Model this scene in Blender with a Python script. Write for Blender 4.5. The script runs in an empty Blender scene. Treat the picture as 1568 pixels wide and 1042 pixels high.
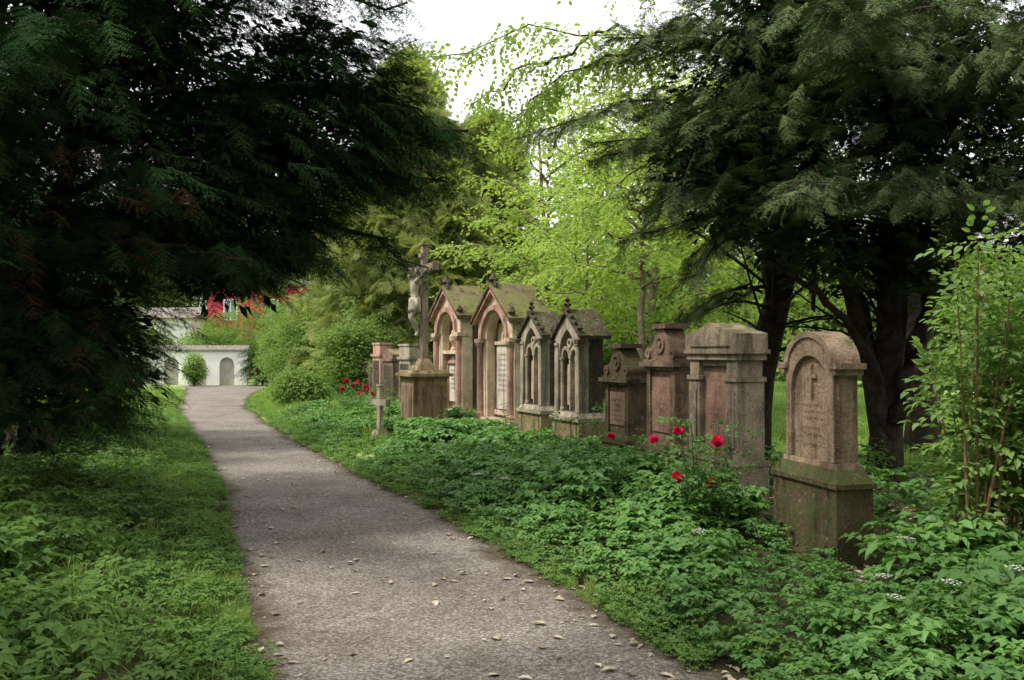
import bpy, math, random
import numpy as np
from mathutils import Vector
rng = np.random.default_rng(7)
random.seed(7)
scene = bpy.context.scene
root_col = scene.collection
R = math.radians
def U(a, b): return float(rng.uniform(a, b))

# ------------------------------------------------------------------ materials
def new_mat(name):
    m = bpy.data.materials.new(name); m.use_nodes = True
    nt = m.node_tree; nt.nodes.clear()
    out = nt.nodes.new('ShaderNodeOutputMaterial')
    return m, nt, out
def N(nt, t, **kw):
    n = nt.nodes.new(t)
    for k, v in kw.items(): setattr(n, k, v)
    return n
def ramp(nt, fac, a, b, ca=(0,0,0,1), cb=(1,1,1,1)):
    r = nt.nodes.new('ShaderNodeValToRGB')
    r.color_ramp.elements[0].position = a; r.color_ramp.elements[1].position = b
    r.color_ramp.elements[0].color = ca; r.color_ramp.elements[1].color = cb
    nt.links.new(fac, r.inputs[0]); return r.outputs[0]
def mix(nt, fac, a, b, mode='MIX'):
    m = nt.nodes.new('ShaderNodeMix'); m.data_type = 'RGBA'; m.blend_type = mode
    for s, v in ((0, fac), (6, a), (7, b)):
        if hasattr(v, 'links'): nt.links.new(v, m.inputs[s])
        elif s == 0: m.inputs[0].default_value = v
        else: m.inputs[s].default_value = (*v, 1) if len(v) == 3 else v
    return m.outputs[2]
def noise(nt, vec, scale, detail=4, rough=.55):
    n = nt.nodes.new('ShaderNodeTexNoise'); n.inputs['Scale'].default_value = scale
    n.inputs['Detail'].default_value = detail; n.inputs['Roughness'].default_value = rough
    if vec is not None: nt.links.new(vec, n.inputs['Vector'])
    return n.outputs['Fac']
def math_n(nt, op, a, b=None):
    m = nt.nodes.new('ShaderNodeMath'); m.operation = op
    for i, v in enumerate((a, b)):
        if v is None: continue
        if hasattr(v, 'links'): nt.links.new(v, m.inputs[i])
        else: m.inputs[i].default_value = v
    return m.outputs[0]

def leaf_mat(name, c1, c2, trans=.35, tcol=None, rough=.55, spec=.12, nscale=.7):
    m, nt, out = new_mat(name)
    at = N(nt, 'ShaderNodeAttribute'); at.attribute_name='rnd'; geo = N(nt, 'ShaderNodeNewGeometry')
    nz = noise(nt, geo.outputs['Position'], nscale, 1)
    f = math_n(nt, 'MULTIPLY', at.outputs['Fac'], .6)
    f = math_n(nt, 'ADD', f, math_n(nt, 'MULTIPLY', nz, .8))
    f = math_n(nt, 'SUBTRACT', f, .2)
    fr = nt.nodes.new('ShaderNodeClamp'); nt.links.new(f, fr.inputs[0]); f = fr.outputs[0]
    col = mix(nt, f, c1, c2)
    if spec > 0:
        p = N(nt, 'ShaderNodeBsdfPrincipled'); p.inputs['Roughness'].default_value = rough
        p.inputs['Specular IOR Level'].default_value = spec
        nt.links.new(col, p.inputs['Base Color'])
    else:
        p = N(nt, 'ShaderNodeBsdfDiffuse'); nt.links.new(col, p.inputs['Color'])
    if trans <= 0:
        nt.links.new(p.outputs[0], out.inputs[0]); return m
    t = N(nt, 'ShaderNodeBsdfTranslucent')
    tc = mix(nt, 1.0, col, tcol or (1.4, 1.5, .7), 'MULTIPLY'); nt.links.new(tc, t.inputs['Color'])
    ms = N(nt, 'ShaderNodeMixShader'); ms.inputs[0].default_value = trans
    nt.links.new(p.outputs[0], ms.inputs[1]); nt.links.new(t.outputs[0], ms.inputs[2])
    nt.links.new(ms.outputs[0], out.inputs[0]); return m

def stone_mat(name, base, dark, moss=(.05,.065,.022), moss_amt=.5, bump=.35, lichen=(.42,.41,.34), grime=.85):
    m, nt, out = new_mat(name)
    tc = N(nt, 'ShaderNodeTexCoord'); ob = tc.outputs['Object']
    geo = N(nt, 'ShaderNodeNewGeometry')
    sepn = N(nt, 'ShaderNodeSeparateXYZ'); nt.links.new(geo.outputs['Normal'], sepn.inputs[0])
    sepp = N(nt, 'ShaderNodeSeparateXYZ'); nt.links.new(ob, sepp.inputs[0])
    mp = N(nt, 'ShaderNodeMapping'); mp.inputs['Scale'].default_value = (9, 9, 1.0); nt.links.new(ob, mp.inputs[0])
    n1 = noise(nt, ob, 3.6, 9, .7); n2 = noise(nt, ob, 45, 4); n3 = noise(nt, mp.outputs[0], 1, 6, .65)
    col = mix(nt, ramp(nt, n1, .42, .64), base, dark)
    col = mix(nt, math_n(nt,'MULTIPLY',ramp(nt, n3, .48, .66),grime), col, tuple(c*.45 for c in dark))
    col = mix(nt, .6, col, ramp(nt, n2, .25, .75, (.45,.45,.45,1), (1.2,1.2,1.2,1)), 'MULTIPLY')
    col = mix(nt, math_n(nt, 'MULTIPLY', ramp(nt, noise(nt, ob, 17, 5, .7), .60, .66), .45), col, lichen)
    up = math_n(nt, 'MULTIPLY', sepn.outputs[2], .30)
    low = math_n(nt, 'MULTIPLY', sepp.outputs[2], -.14)
    mf = math_n(nt, 'ADD', noise(nt, ob, 6, 7, .7), math_n(nt, 'ADD', up, low))
    mf = math_n(nt, 'ADD', mf, (moss_amt-.5)*.40)
    col = mix(nt, math_n(nt,'MULTIPLY',ramp(nt, mf, .46, .66),.85), col, mix(nt, n2, moss, tuple(c*2.0 for c in moss)))
    p = N(nt, 'ShaderNodeBsdfPrincipled'); p.inputs['Roughness'].default_value = .92
    p.inputs['Specular IOR Level'].default_value = .12
    nt.links.new(col, p.inputs['Base Color'])
    b = N(nt, 'ShaderNodeBump'); b.inputs['Strength'].default_value = bump*2; b.inputs['Distance'].default_value = .014
    nt.links.new(math_n(nt, 'ADD', n2, math_n(nt,'MULTIPLY',n1,2)), b.inputs['Height']); nt.links.new(b.outputs[0], p.inputs['Normal'])
    nt.links.new(p.outputs[0], out.inputs[0]); return m

def plain_mat(name, c1, c2, scale=8, rough=.85, bump=.2, dist=.02):
    m, nt, out = new_mat(name)
    tc = N(nt, 'ShaderNodeTexCoord')
    n1 = noise(nt, tc.outputs['Object'], scale, 6, .65)
    p = N(nt, 'ShaderNodeBsdfPrincipled'); p.inputs['Roughness'].default_value = rough
    p.inputs['Specular IOR Level'].default_value = .2
    nt.links.new(mix(nt, ramp(nt, n1, .35, .68), c1, c2), p.inputs['Base Color'])
    b = N(nt, 'ShaderNodeBump'); b.inputs['Strength'].default_value = bump*2; b.inputs['Distance'].default_value = dist
    nt.links.new(n1, b.inputs['Height']); nt.links.new(b.outputs[0], p.inputs['Normal'])
    nt.links.new(p.outputs[0], out.inputs[0]); return m

M = {}
M['yew'] = leaf_mat('yew_needles', (.019,.048,.018), (.055,.115,.038), 0, spec=0, nscale=1.2)
M['yewr'] = leaf_mat('yew_needles_grey', (.065,.105,.042), (.17,.235,.10), 0, spec=0, nscale=1.2)
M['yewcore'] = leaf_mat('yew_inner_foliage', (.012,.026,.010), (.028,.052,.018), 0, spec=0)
M['yewbrown'] = leaf_mat('yew_needles_dry', (.06,.04,.02), (.12,.075,.035), 0, spec=0)
M['thuja'] = leaf_mat('thuja_fronds', (.19,.25,.09), (.40,.42,.18), .3, (1.3,1.4,.6), spec=0, nscale=.8)
M['maple'] = leaf_mat('maple_leaves', (.19,.30,.065), (.36,.47,.13), .5, (1.4,1.4,.8), nscale=.8)
M['decid'] = leaf_mat('deciduous_leaves', (.10,.18,.045), (.23,.32,.085), .35, nscale=.5)
M['far'] = leaf_mat('distant_leaves', (.11,.18,.05), (.23,.31,.095), .3, spec=0, nscale=.25)
M['elder'] = leaf_mat('ground_elder_leaves', (.075,.18,.05), (.18,.34,.09), .3, rough=.45, spec=.25, nscale=1.2)
M['weed'] = leaf_mat('verge_leaves', (.08,.165,.04), (.18,.30,.075), .3, nscale=1.2)
M['grass'] = leaf_mat('grass_blades', (.12,.21,.045), (.29,.40,.12), .35, spec=.08, nscale=1.0)
M['rose_leaf'] = leaf_mat('rose_leaves', (.06,.15,.045), (.14,.26,.08), .3, rough=.4)
M['shrub'] = leaf_mat('shrub_leaves', (.12,.21,.06), (.26,.38,.13), .4, nscale=2)
M['litter'] = leaf_mat('fallen_leaves', (.12,.08,.045), (.66,.57,.42), 0, spec=.1, nscale=30)
M['bark'] = plain_mat('bark', (.020,.016,.012), (.075,.058,.042), 9, .95, .6, .04)
M['bark_l'] = plain_mat('bark_light', (.10,.085,.06), (.24,.20,.14), 9, .95, .5, .03)
M['stem'] = plain_mat('stem', (.20,.11,.06), (.28,.19,.10), 14, .7, .1)
M['gstem'] = plain_mat('green_stem', (.05,.09,.02), (.10,.15,.04), 14, .7, .1)
M['petal'] = leaf_mat('rose_petals', (.50,.008,.05), (.75,.03,.13), .3, (1.2,.5,.8), nscale=5)
M['petal_w'] = leaf_mat('white_petals', (.6,.6,.52), (.8,.8,.74), .2, (1,1,1))
M['petal_p'] = leaf_mat('pink_petals', (.6,.36,.30), (.75,.5,.42), .3, (1,1,1))

# ------------------------------------------------------------------ builders
class MB:
    def __init__(s): s.v=[]; s.f=[]; s.m=[]; s.cur=0
    def add(s, vs, fs):
        o=len(s.v); s.v += [tuple(p) for p in vs]
        for f in fs: s.f.append([i+o for i in f]); s.m.append(s.cur)
    def box(s, x0,x1,y0,y1,z0,z1, tx=0, ty=0):
        vs=[(x0,y0,z0),(x1,y0,z0),(x1,y1,z0),(x0,y1,z0),(x0+tx,y0+ty,z1),(x1-tx,y0+ty,z1),(x1-tx,y1-ty,z1),(x0+tx,y1-ty,z1)]
        s.add(vs,[(3,2,1,0),(4,5,6,7),(0,1,5,4),(1,2,6,5),(2,3,7,6),(3,0,4,7)])
    def prism(s, poly, y0, y1):
        n=len(poly); vs=[(x,y0,z) for x,z in poly]+[(x,y1,z) for x,z in poly]
        s.add(vs,[tuple(range(n)), tuple(range(2*n-1,n-1,-1))]+[(i,n+i,n+(i+1)%n,(i+1)%n) for i in range(n)])
    def strip(s, xs, zb, zt, y0, y1):
        n=len(xs)
        for i in range(n-1):
            if abs(xs[i+1]-xs[i])<1e-6: continue
            a,b=xs[i],xs[i+1]
            vs=[(a,y0,zb[i]),(b,y0,zb[i+1]),(b,y0,zt[i+1]),(a,y0,zt[i]),(a,y1,zb[i]),(b,y1,zb[i+1]),(b,y1,zt[i+1]),(a,y1,zt[i])]
            fs=[(0,1,2,3),(7,6,5,4),(3,2,6,7),(1,0,4,5)]
            if i==0 or abs(xs[i]-xs[i-1])<1e-6: fs.append((0,3,7,4))
            if i==n-2 or abs(xs[i+2]-xs[i+1])<1e-6: fs.append((2,1,5,6))
            s.add(vs,fs)
    def ring(s,cx,cz,r0,r1,a0,a1,y0,y1,n=18,sz=1.0):
        for i in range(n):
            a=a0+(a1-a0)*i/n; b=a0+(a1-a0)*(i+1)/n
            P=[(cx+r*math.cos(t),cz+sz*r*math.sin(t)) for r,t in ((r0,a),(r1,a),(r1,b),(r0,b))]
            vs=[(x,y0,z) for x,z in P]+[(x,y1,z) for x,z in P]
            fs=[(0,1,2,3),(7,6,5,4),(1,5,6,2),(4,0,3,7)]
            if i==0: fs.append((0,4,5,1))
            if i==n-1: fs.append((2,6,7,3))
            s.add(vs,fs)
    def lathe(s,cx,cy,prof,n=12):
        vs=[];fs=[]
        for r,z in prof:
            for k in range(n):
                a=2*math.pi*k/n; vs.append((cx+r*math.cos(a),cy+r*math.sin(a),z))
        for j in range(len(prof)-1):
            for k in range(n):
                fs.append((j*n+k,j*n+(k+1)%n,(j+1)*n+(k+1)%n,(j+1)*n+k))
        fs.append(tuple(range(n-1,-1,-1))); o=(len(prof)-1)*n; fs.append(tuple(o+k for k in range(n)))
        s.add(vs,fs)
    def tube(s,pts,rads,n=8,wob=0):
        pts=np.array(pts,float); m=len(pts); vs=[];fs=[]
        if np.isscalar(rads): rads=[rads]*m
        for i in range(m):
            t=pts[min(i+1,m-1)]-pts[max(i-1,0)]; t/= (np.linalg.norm(t)+1e-9)
            a=np.cross(t,(0,0,1)) if abs(t[2])<.95 else np.cross(t,(1,0,0)); a/=np.linalg.norm(a); b=np.cross(t,a)
            for k in range(n):
                an=2*math.pi*k/n; r=rads[i]*(1+wob*math.sin(an*3+i*.7))
                vs.append(tuple(pts[i]+a*r*math.cos(an)+b*r*math.sin(an)))
        for j in range(m-1):
            for k in range(n): fs.append((j*n+k,j*n+(k+1)%n,(j+1)*n+(k+1)%n,(j+1)*n+k))
        fs.append(tuple(range(n-1,-1,-1))); o=(m-1)*n; fs.append(tuple(o+k for k in range(n)))
        s.add(vs,fs)
    def mesh(s,name,mats,smooth=False):
        me=bpy.data.meshes.new(name); me.from_pydata(s.v,[],s.f)
        for x in mats: me.materials.append(x)
        me.polygons.foreach_set('material_index',s.m)
        if smooth: me.polygons.foreach_set('use_smooth',[True]*len(s.f))
        me.update(); return me
    def obj(s,name,mats,loc=(0,0,0),rot=0,bevel=0,smooth=False,parent=None):
        o=bpy.data.objects.new(name,s.mesh(name,mats,smooth)); root_col.objects.link(o)
        o.location=loc; o.rotation_euler=(0,0,rot)
        if bevel:
            b=o.modifiers.new('bevel','BEVEL'); b.width=bevel; b.segments=2; b.limit_method='ANGLE'; b.angle_limit=R(40)
        if parent: o.parent=parent
        return o
def empty(name, loc=(0,0,0), rot=0):
    e=bpy.data.objects.new(name,None); root_col.objects.link(e); e.location=loc; e.rotation_euler=(0,0,rot); e.empty_display_size=.3; return e

# ------------------------------------------------------------------ leaf sources
def leaf(b,p,d,L,W,fold=.18,roll=None,simple=False):
    d=np.array(d,float); d/=np.linalg.norm(d)+1e-9
    up=np.array((0,0,1.0)); sd=np.cross(d,up)
    if np.linalg.norm(sd)<.1: sd=np.array((1.,0,0))
    sd/=np.linalg.norm(sd); nn=np.cross(sd,d)
    if roll is None: roll=U(-.5,.5)
    s2=sd*math.cos(roll)+nn*math.sin(roll); n2=np.cross(s2,d)
    p=np.array(p,float)
    f=n2*fold*W
    A=p; T=p+d*L-n2*L*.08
    if simple:
        l=p+d*L*.42+s2*W*.5+f; r=p+d*L*.42-s2*W*.5+f
        b.add([A,l,T,r],[(0,2,1),(0,3,2)]); return
    l1=p+d*L*.28+s2*W*.45+f; l2=p+d*L*.62+s2*W*.40+f
    r1=p+d*L*.28-s2*W*.45+f; r2=p+d*L*.62-s2*W*.40+f; C=p+d*L*.5
    b.add([A,l1,l2,T,r2,r1,C],[(0,6,2,1),(6,3,2),(0,5,4,6),(4,3,6)])
def src(b,name,mats):
    o=bpy.data.objects.new(name,b.mesh(name,mats)); return o
def make_spray(name,mat,L=.40,nside=8,needle=.030,w=.0075,sub=.17,gap=.0145):
    b=MB(); b.cur=0
    def ned(p,d,nl):
        d=d/np.linalg.norm(d); sd=np.cross(d,(0,0,1)); sd/=np.linalg.norm(sd)+1e-9
        sd=sd*math.cos(.5)+np.array((0,0,1))*U(-.5,.5)
        q=p+d*nl
        b.add([p-sd*w/2,p+sd*w/2,q],[(0,1,2)])
    def twig(p0,d,ln):
        k=int(ln/gap)
        for i in range(k):
            u=(i+.5)/k; p=p0+d*ln*u-np.array((0,0,1))*.25*ln*u*u
            sd=np.cross((0,0,1),d); sd/=np.linalg.norm(sd)
            for s in (-1,1):
                ned(p,d*.7+sd*s*1.0+np.array((0,0,U(-.1,.25))),needle*U(.75,1.1)*(1-.35*u))
        q=p0+d*ln-np.array((0,0,1))*.25*ln
        sd=np.cross((0,0,1),d)*.003
        b.add([p0+sd,p0-sd,q],[(0,1,2)])
    twig(np.zeros(3),np.array((1.,0,0)),L)
    for i in range(nside):
        u=(i+.6)/nside*.85
        for s in (-1,1):
            an=R(U(38,62))*s; ln=sub*(1-.55*u)*U(.7,1.15)
            d=np.array((math.cos(an),math.sin(an),U(-.3,.15))); d/=np.linalg.norm(d)
            twig(np.array((L*u,0,-.25*L*u*u)),d,ln)
    return src(b,name,[mat])
def make_cluster(name,mat,n=14,L=.4,leafL=.075,leafW=.05,spread=.7,simple=False):
    b=MB()
    for i in range(n):
        u=(i+.5)/n; s=1 if i%2 else -1; an=s*R(U(35,80))
        base=np.array((L*u,0,-.12*L*u*u))
        pet=np.array((math.cos(an),math.sin(an),U(-.3,.3)))*U(.02,.09)*spread
        leaf(b,base+pet,(math.cos(an)*.8+.3,math.sin(an),U(-.5,.15)),leafL*U(.7,1.15),leafW*U(.8,1.1),roll=U(-.6,.6),simple=simple)
    return src(b,name,[mat])
def make_clump(name,mat,n=45,r=.4,leafL=.14,leafW=.10):
    b=MB()
    for i in range(n):
        d=rng.normal(size=3); d/=np.linalg.norm(d); p=d*r*U(.3,1)
        leaf(b,p,(d[0]+U(-.5,.5),d[1]+U(-.5,.5),d[2]*.3-.2),leafL*U(.6,1.2),leafW*U(.7,1.1),roll=U(-.8,.8),simple=True)
    return src(b,name,[mat])
def make_elder(name,mat,stemmat,ns=7,h=.36,ll=.075,lw=.042,rr=.17,simple=False):
    b=MB()
    for i in range(ns):
        a=U(0,6.28); r=U(.02,rr); hh=h*U(.5,1.12)
        top=np.array((math.cos(a)*r,math.sin(a)*r,hh)); base=top*np.array((.3,.3,0))
        b.cur=1; b.tube([base,top],[.002,.0015],3); b.cur=0
        a0=a+U(-.5,.5)
        for g in (-1,0,1):
            an=a0+g*R(62); gl=.05 if g else .07
            gd=np.array((math.cos(an),math.sin(an),-.05)); gp=top+gd*gl
            for q in (-1,0,1):
                aq=an+q*R(58)
                leaf(b,gp,(math.cos(aq),math.sin(aq),U(-.6,.1)),ll*U(.7,1.15)*(1 if q==0 else .85),lw*U(.85,1.15),roll=U(-.4,.4),fold=.15,simple=simple)
    return src(b,name,[mat,stemmat])
def make_nettle(name,mat,stemmat,ns=5,h=.42):
    b=MB()
    for i in range(ns):
        a=U(0,6.28); r=U(.0,.14); hh=h*U(.6,1.1); p0=np.array((math.cos(a)*r,math.sin(a)*r,0)); top=p0+(U(-.06,.06),U(-.06,.06),hh)
        b.cur=1; b.tube([p0,top],[.0025,.0015],3); b.cur=0
        k=7
        for j in range(k):
            u=.25+.75*j/(k-1); q=p0+(top-p0)*u
            for s in (0,math.pi):
                an=j*1.57+s+a; leaf(b,q,(math.cos(an),math.sin(an),U(-.4,.2)),.085*(1.1-.6*u)*U(.8,1.1),.045*(1.1-.5*u),roll=U(-.3,.3))
    return src(b,name,[mat,stemmat])
def make_grass(name,mat,n=34,h=.2,w=.007,spread=.09):
    b=MB()
    for i in range(n):
        a=U(0,6.28); r=spread*math.sqrt(U(0,1)); p=np.array((math.cos(a)*r,math.sin(a)*r,0))
        a2=U(0,6.28); hh=h*U(.4,1.15); ln=U(.15,.8)*hh; d=np.array((math.cos(a2),math.sin(a2),0)); sd=np.array((-d[1],d[0],0))*w/2
        m1=p+d*ln*.3+(0,0,hh*.6); t=p+d*ln+(0,0,hh*(1-.4*ln/hh))
        b.add([p-sd,p+sd,m1+sd*.8,m1-sd*.8,t],[(0,1,2,3),(3,2,4)])
    return src(b,name,[mat])
def make_single(name,mat,L=.05,W=.03,fold=.12):
    b=MB(); leaf(b,(0,0,0.003),(1,0,.02),L,W,fold=fold,roll=.04); return src(b,name,[mat])
def make_rose(name,mat,r=.035):
    b=MB()
    for ring,(n,rad,tilt) in enumerate(((5,1.0,.3),(5,.8,.8),(4,.5,1.4),(3,.25,2.2))):
        for i in range(n):
            a=6.28*i/n+ring*.5
            d=np.array((math.cos(a),math.sin(a),tilt)); d/=np.linalg.norm(d)
            leaf(b,np.array((0,0,ring*.003)),d,r*1.25,r*1.5,fold=-.25,roll=0)
    return src(b,name,[mat])
def make_umbel(name):
    b=MB(); b.cur=1; b.tube([(0,0,0),(0,0,.32)],[.002,.0015],3)
    for i in range(16):
        a=i*2.4; r=.006*math.sqrt(i)*2; b.cur=1; p=np.array((math.cos(a)*r,math.sin(a)*r,.36-r*.2)); b.tube([(0,0,.32),p],[.0008,.0008],3); b.cur=0
        for k in range(4):
            leaf(b,p,(math.cos(a+k*1.57),math.sin(a+k*1.57),.2),.009,.008)
    return src(b,name,[M['petal_w'],M['gstem']])

SRC={}
SRC['yew']=[make_spray('yew_spray_a',M['yew']),make_spray('yew_spray_b',M['yew'],L=.46,nside=9),make_spray('yew_spray_c',M['yew'],L=.34,nside=6)]
SRC['yewr']=[make_spray('yew_grey_spray_a',M['yewr'],L=.28,nside=6,sub=.13),make_spray('yew_grey_spray_b',M['yewr'],L=.34,nside=7,sub=.13),make_spray('yew_grey_spray_c',M['yewr'],L=.24,nside=5,sub=.12)]
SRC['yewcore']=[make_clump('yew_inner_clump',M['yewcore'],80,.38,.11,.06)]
SRC['yewbrown']=[make_spray('yew_dry_spray',M['yewbrown'],L=.3,nside=5)]
SRC['thuja']=[make_spray('thuja_frond_a',M['thuja'],L=.45,nside=9,needle=.045,w=.022,sub=.22,gap=.025),make_spray('thuja_frond_b',M['thuja'],L=.4,nside=7,needle=.045,w=.022,sub=.25,gap=.025)]
SRC['thujacore']=[make_clump('thuja_inner_clump',M['decid'],70,.4,.13,.07)]
SRC['maple']=[make_cluster('maple_twig_a',M['maple'],14,.42,.08,.058),make_cluster('maple_twig_b',M['maple'],10,.34,.085,.06)]
SRC['maplefar']=[make_cluster('maple_twig_c',M['maple'],20,.5,.085,.065,1.3,True),make_cluster('maple_twig_d',M['maple'],16,.42,.09,.065,1.2,True)]
SRC['decid']=[make_cluster('leaf_twig_a',M['decid'],18,.5,.10,.065,1.2,True),make_cluster('leaf_twig_b',M['decid'],16,.45,.11,.07,1.4,True)]
SRC['far']=[make_clump('far_clump_a',M['far'],60,.6,.2,.15),make_clump('far_clump_b',M['far'],50,.55,.22,.16)]
SRC['bush']=[make_clump('bush_clump_a',M['decid'],50,.28,.085,.06),make_clump('bush_clump_b',M['decid'],40,.25,.09,.06)]
SRC['elder']=[make_elder('ground_elder_a',M['elder'],M['gstem'],7,.36,.10,.060),make_elder('ground_elder_b',M['elder'],M['gstem'],7,.33,.095,.056),make_elder('ground_elder_c',M['elder'],M['gstem'],6,.40,.115,.066)]
SRC['elderfar']=[make_elder('ground_elder_d',M['elder'],M['gstem'],7,.36,.10,.062,simple=True),make_elder('ground_elder_e',M['elder'],M['gstem'],7,.32,.095,.06,simple=True)]
SRC['weed']=[make_elder('verge_weed_a',M['weed'],M['gstem'],8,.2,.06,.038,simple=True),make_elder('verge_weed_b',M['weed'],M['gstem'],7,.24,.07,.035,simple=True)]
SRC['nettle']=[make_nettle('nettle_a',M['weed'],M['gstem'],5,.5),make_nettle('nettle_b',M['elder'],M['gstem'],4,.42)]
SRC['grass']=[make_grass('grass_tuft_a',M['grass'],26),make_grass('grass_tuft_b',M['grass'],22,.28,.008,.07)]
SRC['rose_leaf']=[make_cluster('rose_twig_a',M['rose_leaf'],9,.16,.045,.03,.5)]
SRC['shrub']=[make_cluster('shrub_twig_a',M['shrub'],12,.26,.07,.042,.6),make_cluster('shrub_twig_b',M['shrub'],10,.2,.075,.045,.6)]
SRC['litter']=[make_single('fallen_leaf_a',M['litter'],.065,.035),make_single('fallen_leaf_b',M['litter'],.045,.036,.2),make_single('fallen_leaf_c',M['litter'],.055,.018)]
SRC['rose']=[make_rose('rose_flower',M['petal'],.042)]
SRC['rosep']=[make_rose('pink_flower',M['petal_p'],.03)]
SRC['umbel']=[make_umbel('white_umbel')]

GN={}
def gn_tree(o):
    if o.name in GN: return GN[o.name]
    t=bpy.data.node_groups.new('scatter_'+o.name,'GeometryNodeTree')
    t.interface.new_socket('Geometry',in_out='INPUT',socket_type='NodeSocketGeometry')
    t.interface.new_socket('Geometry',in_out='OUTPUT',socket_type='NodeSocketGeometry')
    i=t.nodes.new('NodeGroupInput'); u=t.nodes.new('NodeGroupOutput')
    inst=t.nodes.new('GeometryNodeInstanceOnPoints'); oi=t.nodes.new('GeometryNodeObjectInfo')
    oi.inputs['Object'].default_value=o; oi.inputs['As Instance'].default_value=True
    ra=t.nodes.new('GeometryNodeInputNamedAttribute'); ra.data_type='FLOAT_VECTOR'; ra.inputs['Name'].default_value='rot'
    sa=t.nodes.new('GeometryNodeInputNamedAttribute'); sa.data_type='FLOAT'; sa.inputs['Name'].default_value='scl'
    er=t.nodes.new('FunctionNodeEulerToRotation')
    r1=t.nodes.new('GeometryNodeRemoveAttribute'); r1.inputs['Name'].default_value='rot'
    r2=t.nodes.new('GeometryNodeRemoveAttribute'); r2.inputs['Name'].default_value='scl'
    re=t.nodes.new('GeometryNodeRealizeInstances')
    L=t.links.new
    L(i.outputs[0],inst.inputs['Points']); L(oi.outputs['Geometry'],inst.inputs['Instance'])
    L(ra.outputs[0],er.inputs[0]); L(er.outputs[0],inst.inputs['Rotation']); L(sa.outputs[0],inst.inputs['Scale'])
    L(inst.outputs[0],r1.inputs[0]); L(r1.outputs[0],r2.inputs[0]); L(r2.outputs[0],re.inputs[0]); L(re.outputs[0],u.inputs[0]); GN[o.name]=t; return t
class Scatter:
    def __init__(s): s.p=[];s.r=[];s.s=[]
    def add(s,p,r,sc): s.p.append(p);s.r.append(r);s.s.append(sc)
    def add_dir(s,P,D,S,roll=.5):
        P=np.atleast_2d(P);D=np.atleast_2d(D);D=D/(np.linalg.norm(D,axis=1,keepdims=True)+1e-9)
        n=len(P);S=np.broadcast_to(S,(n,))
        e=np.stack([rng.uniform(-roll,roll,n),-np.arcsin(np.clip(D[:,2],-1,1)),np.arctan2(D[:,1],D[:,0])],1)
        s.p+=list(P);s.r+=list(e);s.s+=list(S)
    def emit(s,name,kind,parent=None):
        if not s.p: return
        P=np.array(s.p,float);E=np.array(s.r,float);S=np.array(s.s,float)
        srcs=SRC[kind]; ix=rng.integers(0,len(srcs),len(P))
        top=parent
        for k,o in enumerate(srcs):
            m=ix==k
            if not m.any(): continue
            me=bpy.data.meshes.new(name); me.vertices.add(int(m.sum())); me.vertices.foreach_set('co',P[m].ravel())
            a=me.attributes.new('rot','FLOAT_VECTOR','POINT'); a.data.foreach_set('vector',E[m].ravel().astype(np.float32))
            a=me.attributes.new('scl','FLOAT','POINT'); a.data.foreach_set('value',S[m].astype(np.float32))
            a=me.attributes.new('rnd','FLOAT','POINT'); a.data.foreach_set('value',rng.uniform(0,1,int(m.sum())).astype(np.float32))
            ob=bpy.data.objects.new(name if top is None else 'foliage_%s_%d'%(kind,k),me); root_col.objects.link(ob)
            if top is None: top=ob
            else: ob.parent=top
            md=ob.modifiers.new('scatter','NODES'); md.node_group=gn_tree(o)
        return top

def resample(P,n):
    P=np.array(P,float); d=np.r_[0,np.cumsum(np.linalg.norm(np.diff(P,axis=0),axis=1))]
    t=np.linspace(0,d[-1],n); Q=np.stack([np.interp(t,d,P[:,k]) for k in range(3)],1)
    for _ in range(2): Q[1:-1]=(Q[:-2]+2*Q[1:-1]+Q[2:])/4
    return Q
UP=np.array((0,0,1.))
def bough(wood,sc,P,spread,r,step=.16,sp=.17,droop=.3,t0=.15,flat=.35,scl=(.75,1.2),taper=.5,twigr=.006,wobble=.03):
    Q=resample(P,14); Q[1:]+=rng.normal(size=(13,3))*wobble
    wood.tube(Q,np.linspace(r,max(r*.2,.006),14),6)
    d=np.r_[0,np.cumsum(np.linalg.norm(np.diff(Q,axis=0),axis=1))]; L=d[-1]
    for s in np.arange(t0*L,L,step):
        p0=np.array([np.interp(s,d,Q[:,k]) for k in range(3)])
        tg=np.array([np.interp(min(s+.2,L),d,Q[:,k])-np.interp(s-.2,d,Q[:,k]) for k in range(3)]); tg/=np.linalg.norm(tg)+1e-9
        lat=np.cross(tg,UP); lat/=np.linalg.norm(lat)+1e-9
        for sd in (-1,1):
            dd=lat*sd*U(.5,1)+tg*U(.25,1)+UP*U(-flat,flat*.7); dd/=np.linalg.norm(dd)
            ln=spread*U(.45,1.1)*(1-taper*s/L)
            k=max(1,int(ln/sp)); u=(np.arange(k)+.6)/k
            pts=p0+dd*ln*u[:,None]-UP*(droop*ln*u*u)[:,None]
            dirs=dd-UP*(2*droop*u)[:,None]+rng.normal(size=(k,3))*.38
            sc.add_dir(pts-dirs*.12,dirs,rng.uniform(scl[0],scl[1],k))
            wood.tube([p0,(p0+pts[-1])/2+UP*.02*ln,pts[-1]],[twigr,twigr*.7,twigr*.3],3)
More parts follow.
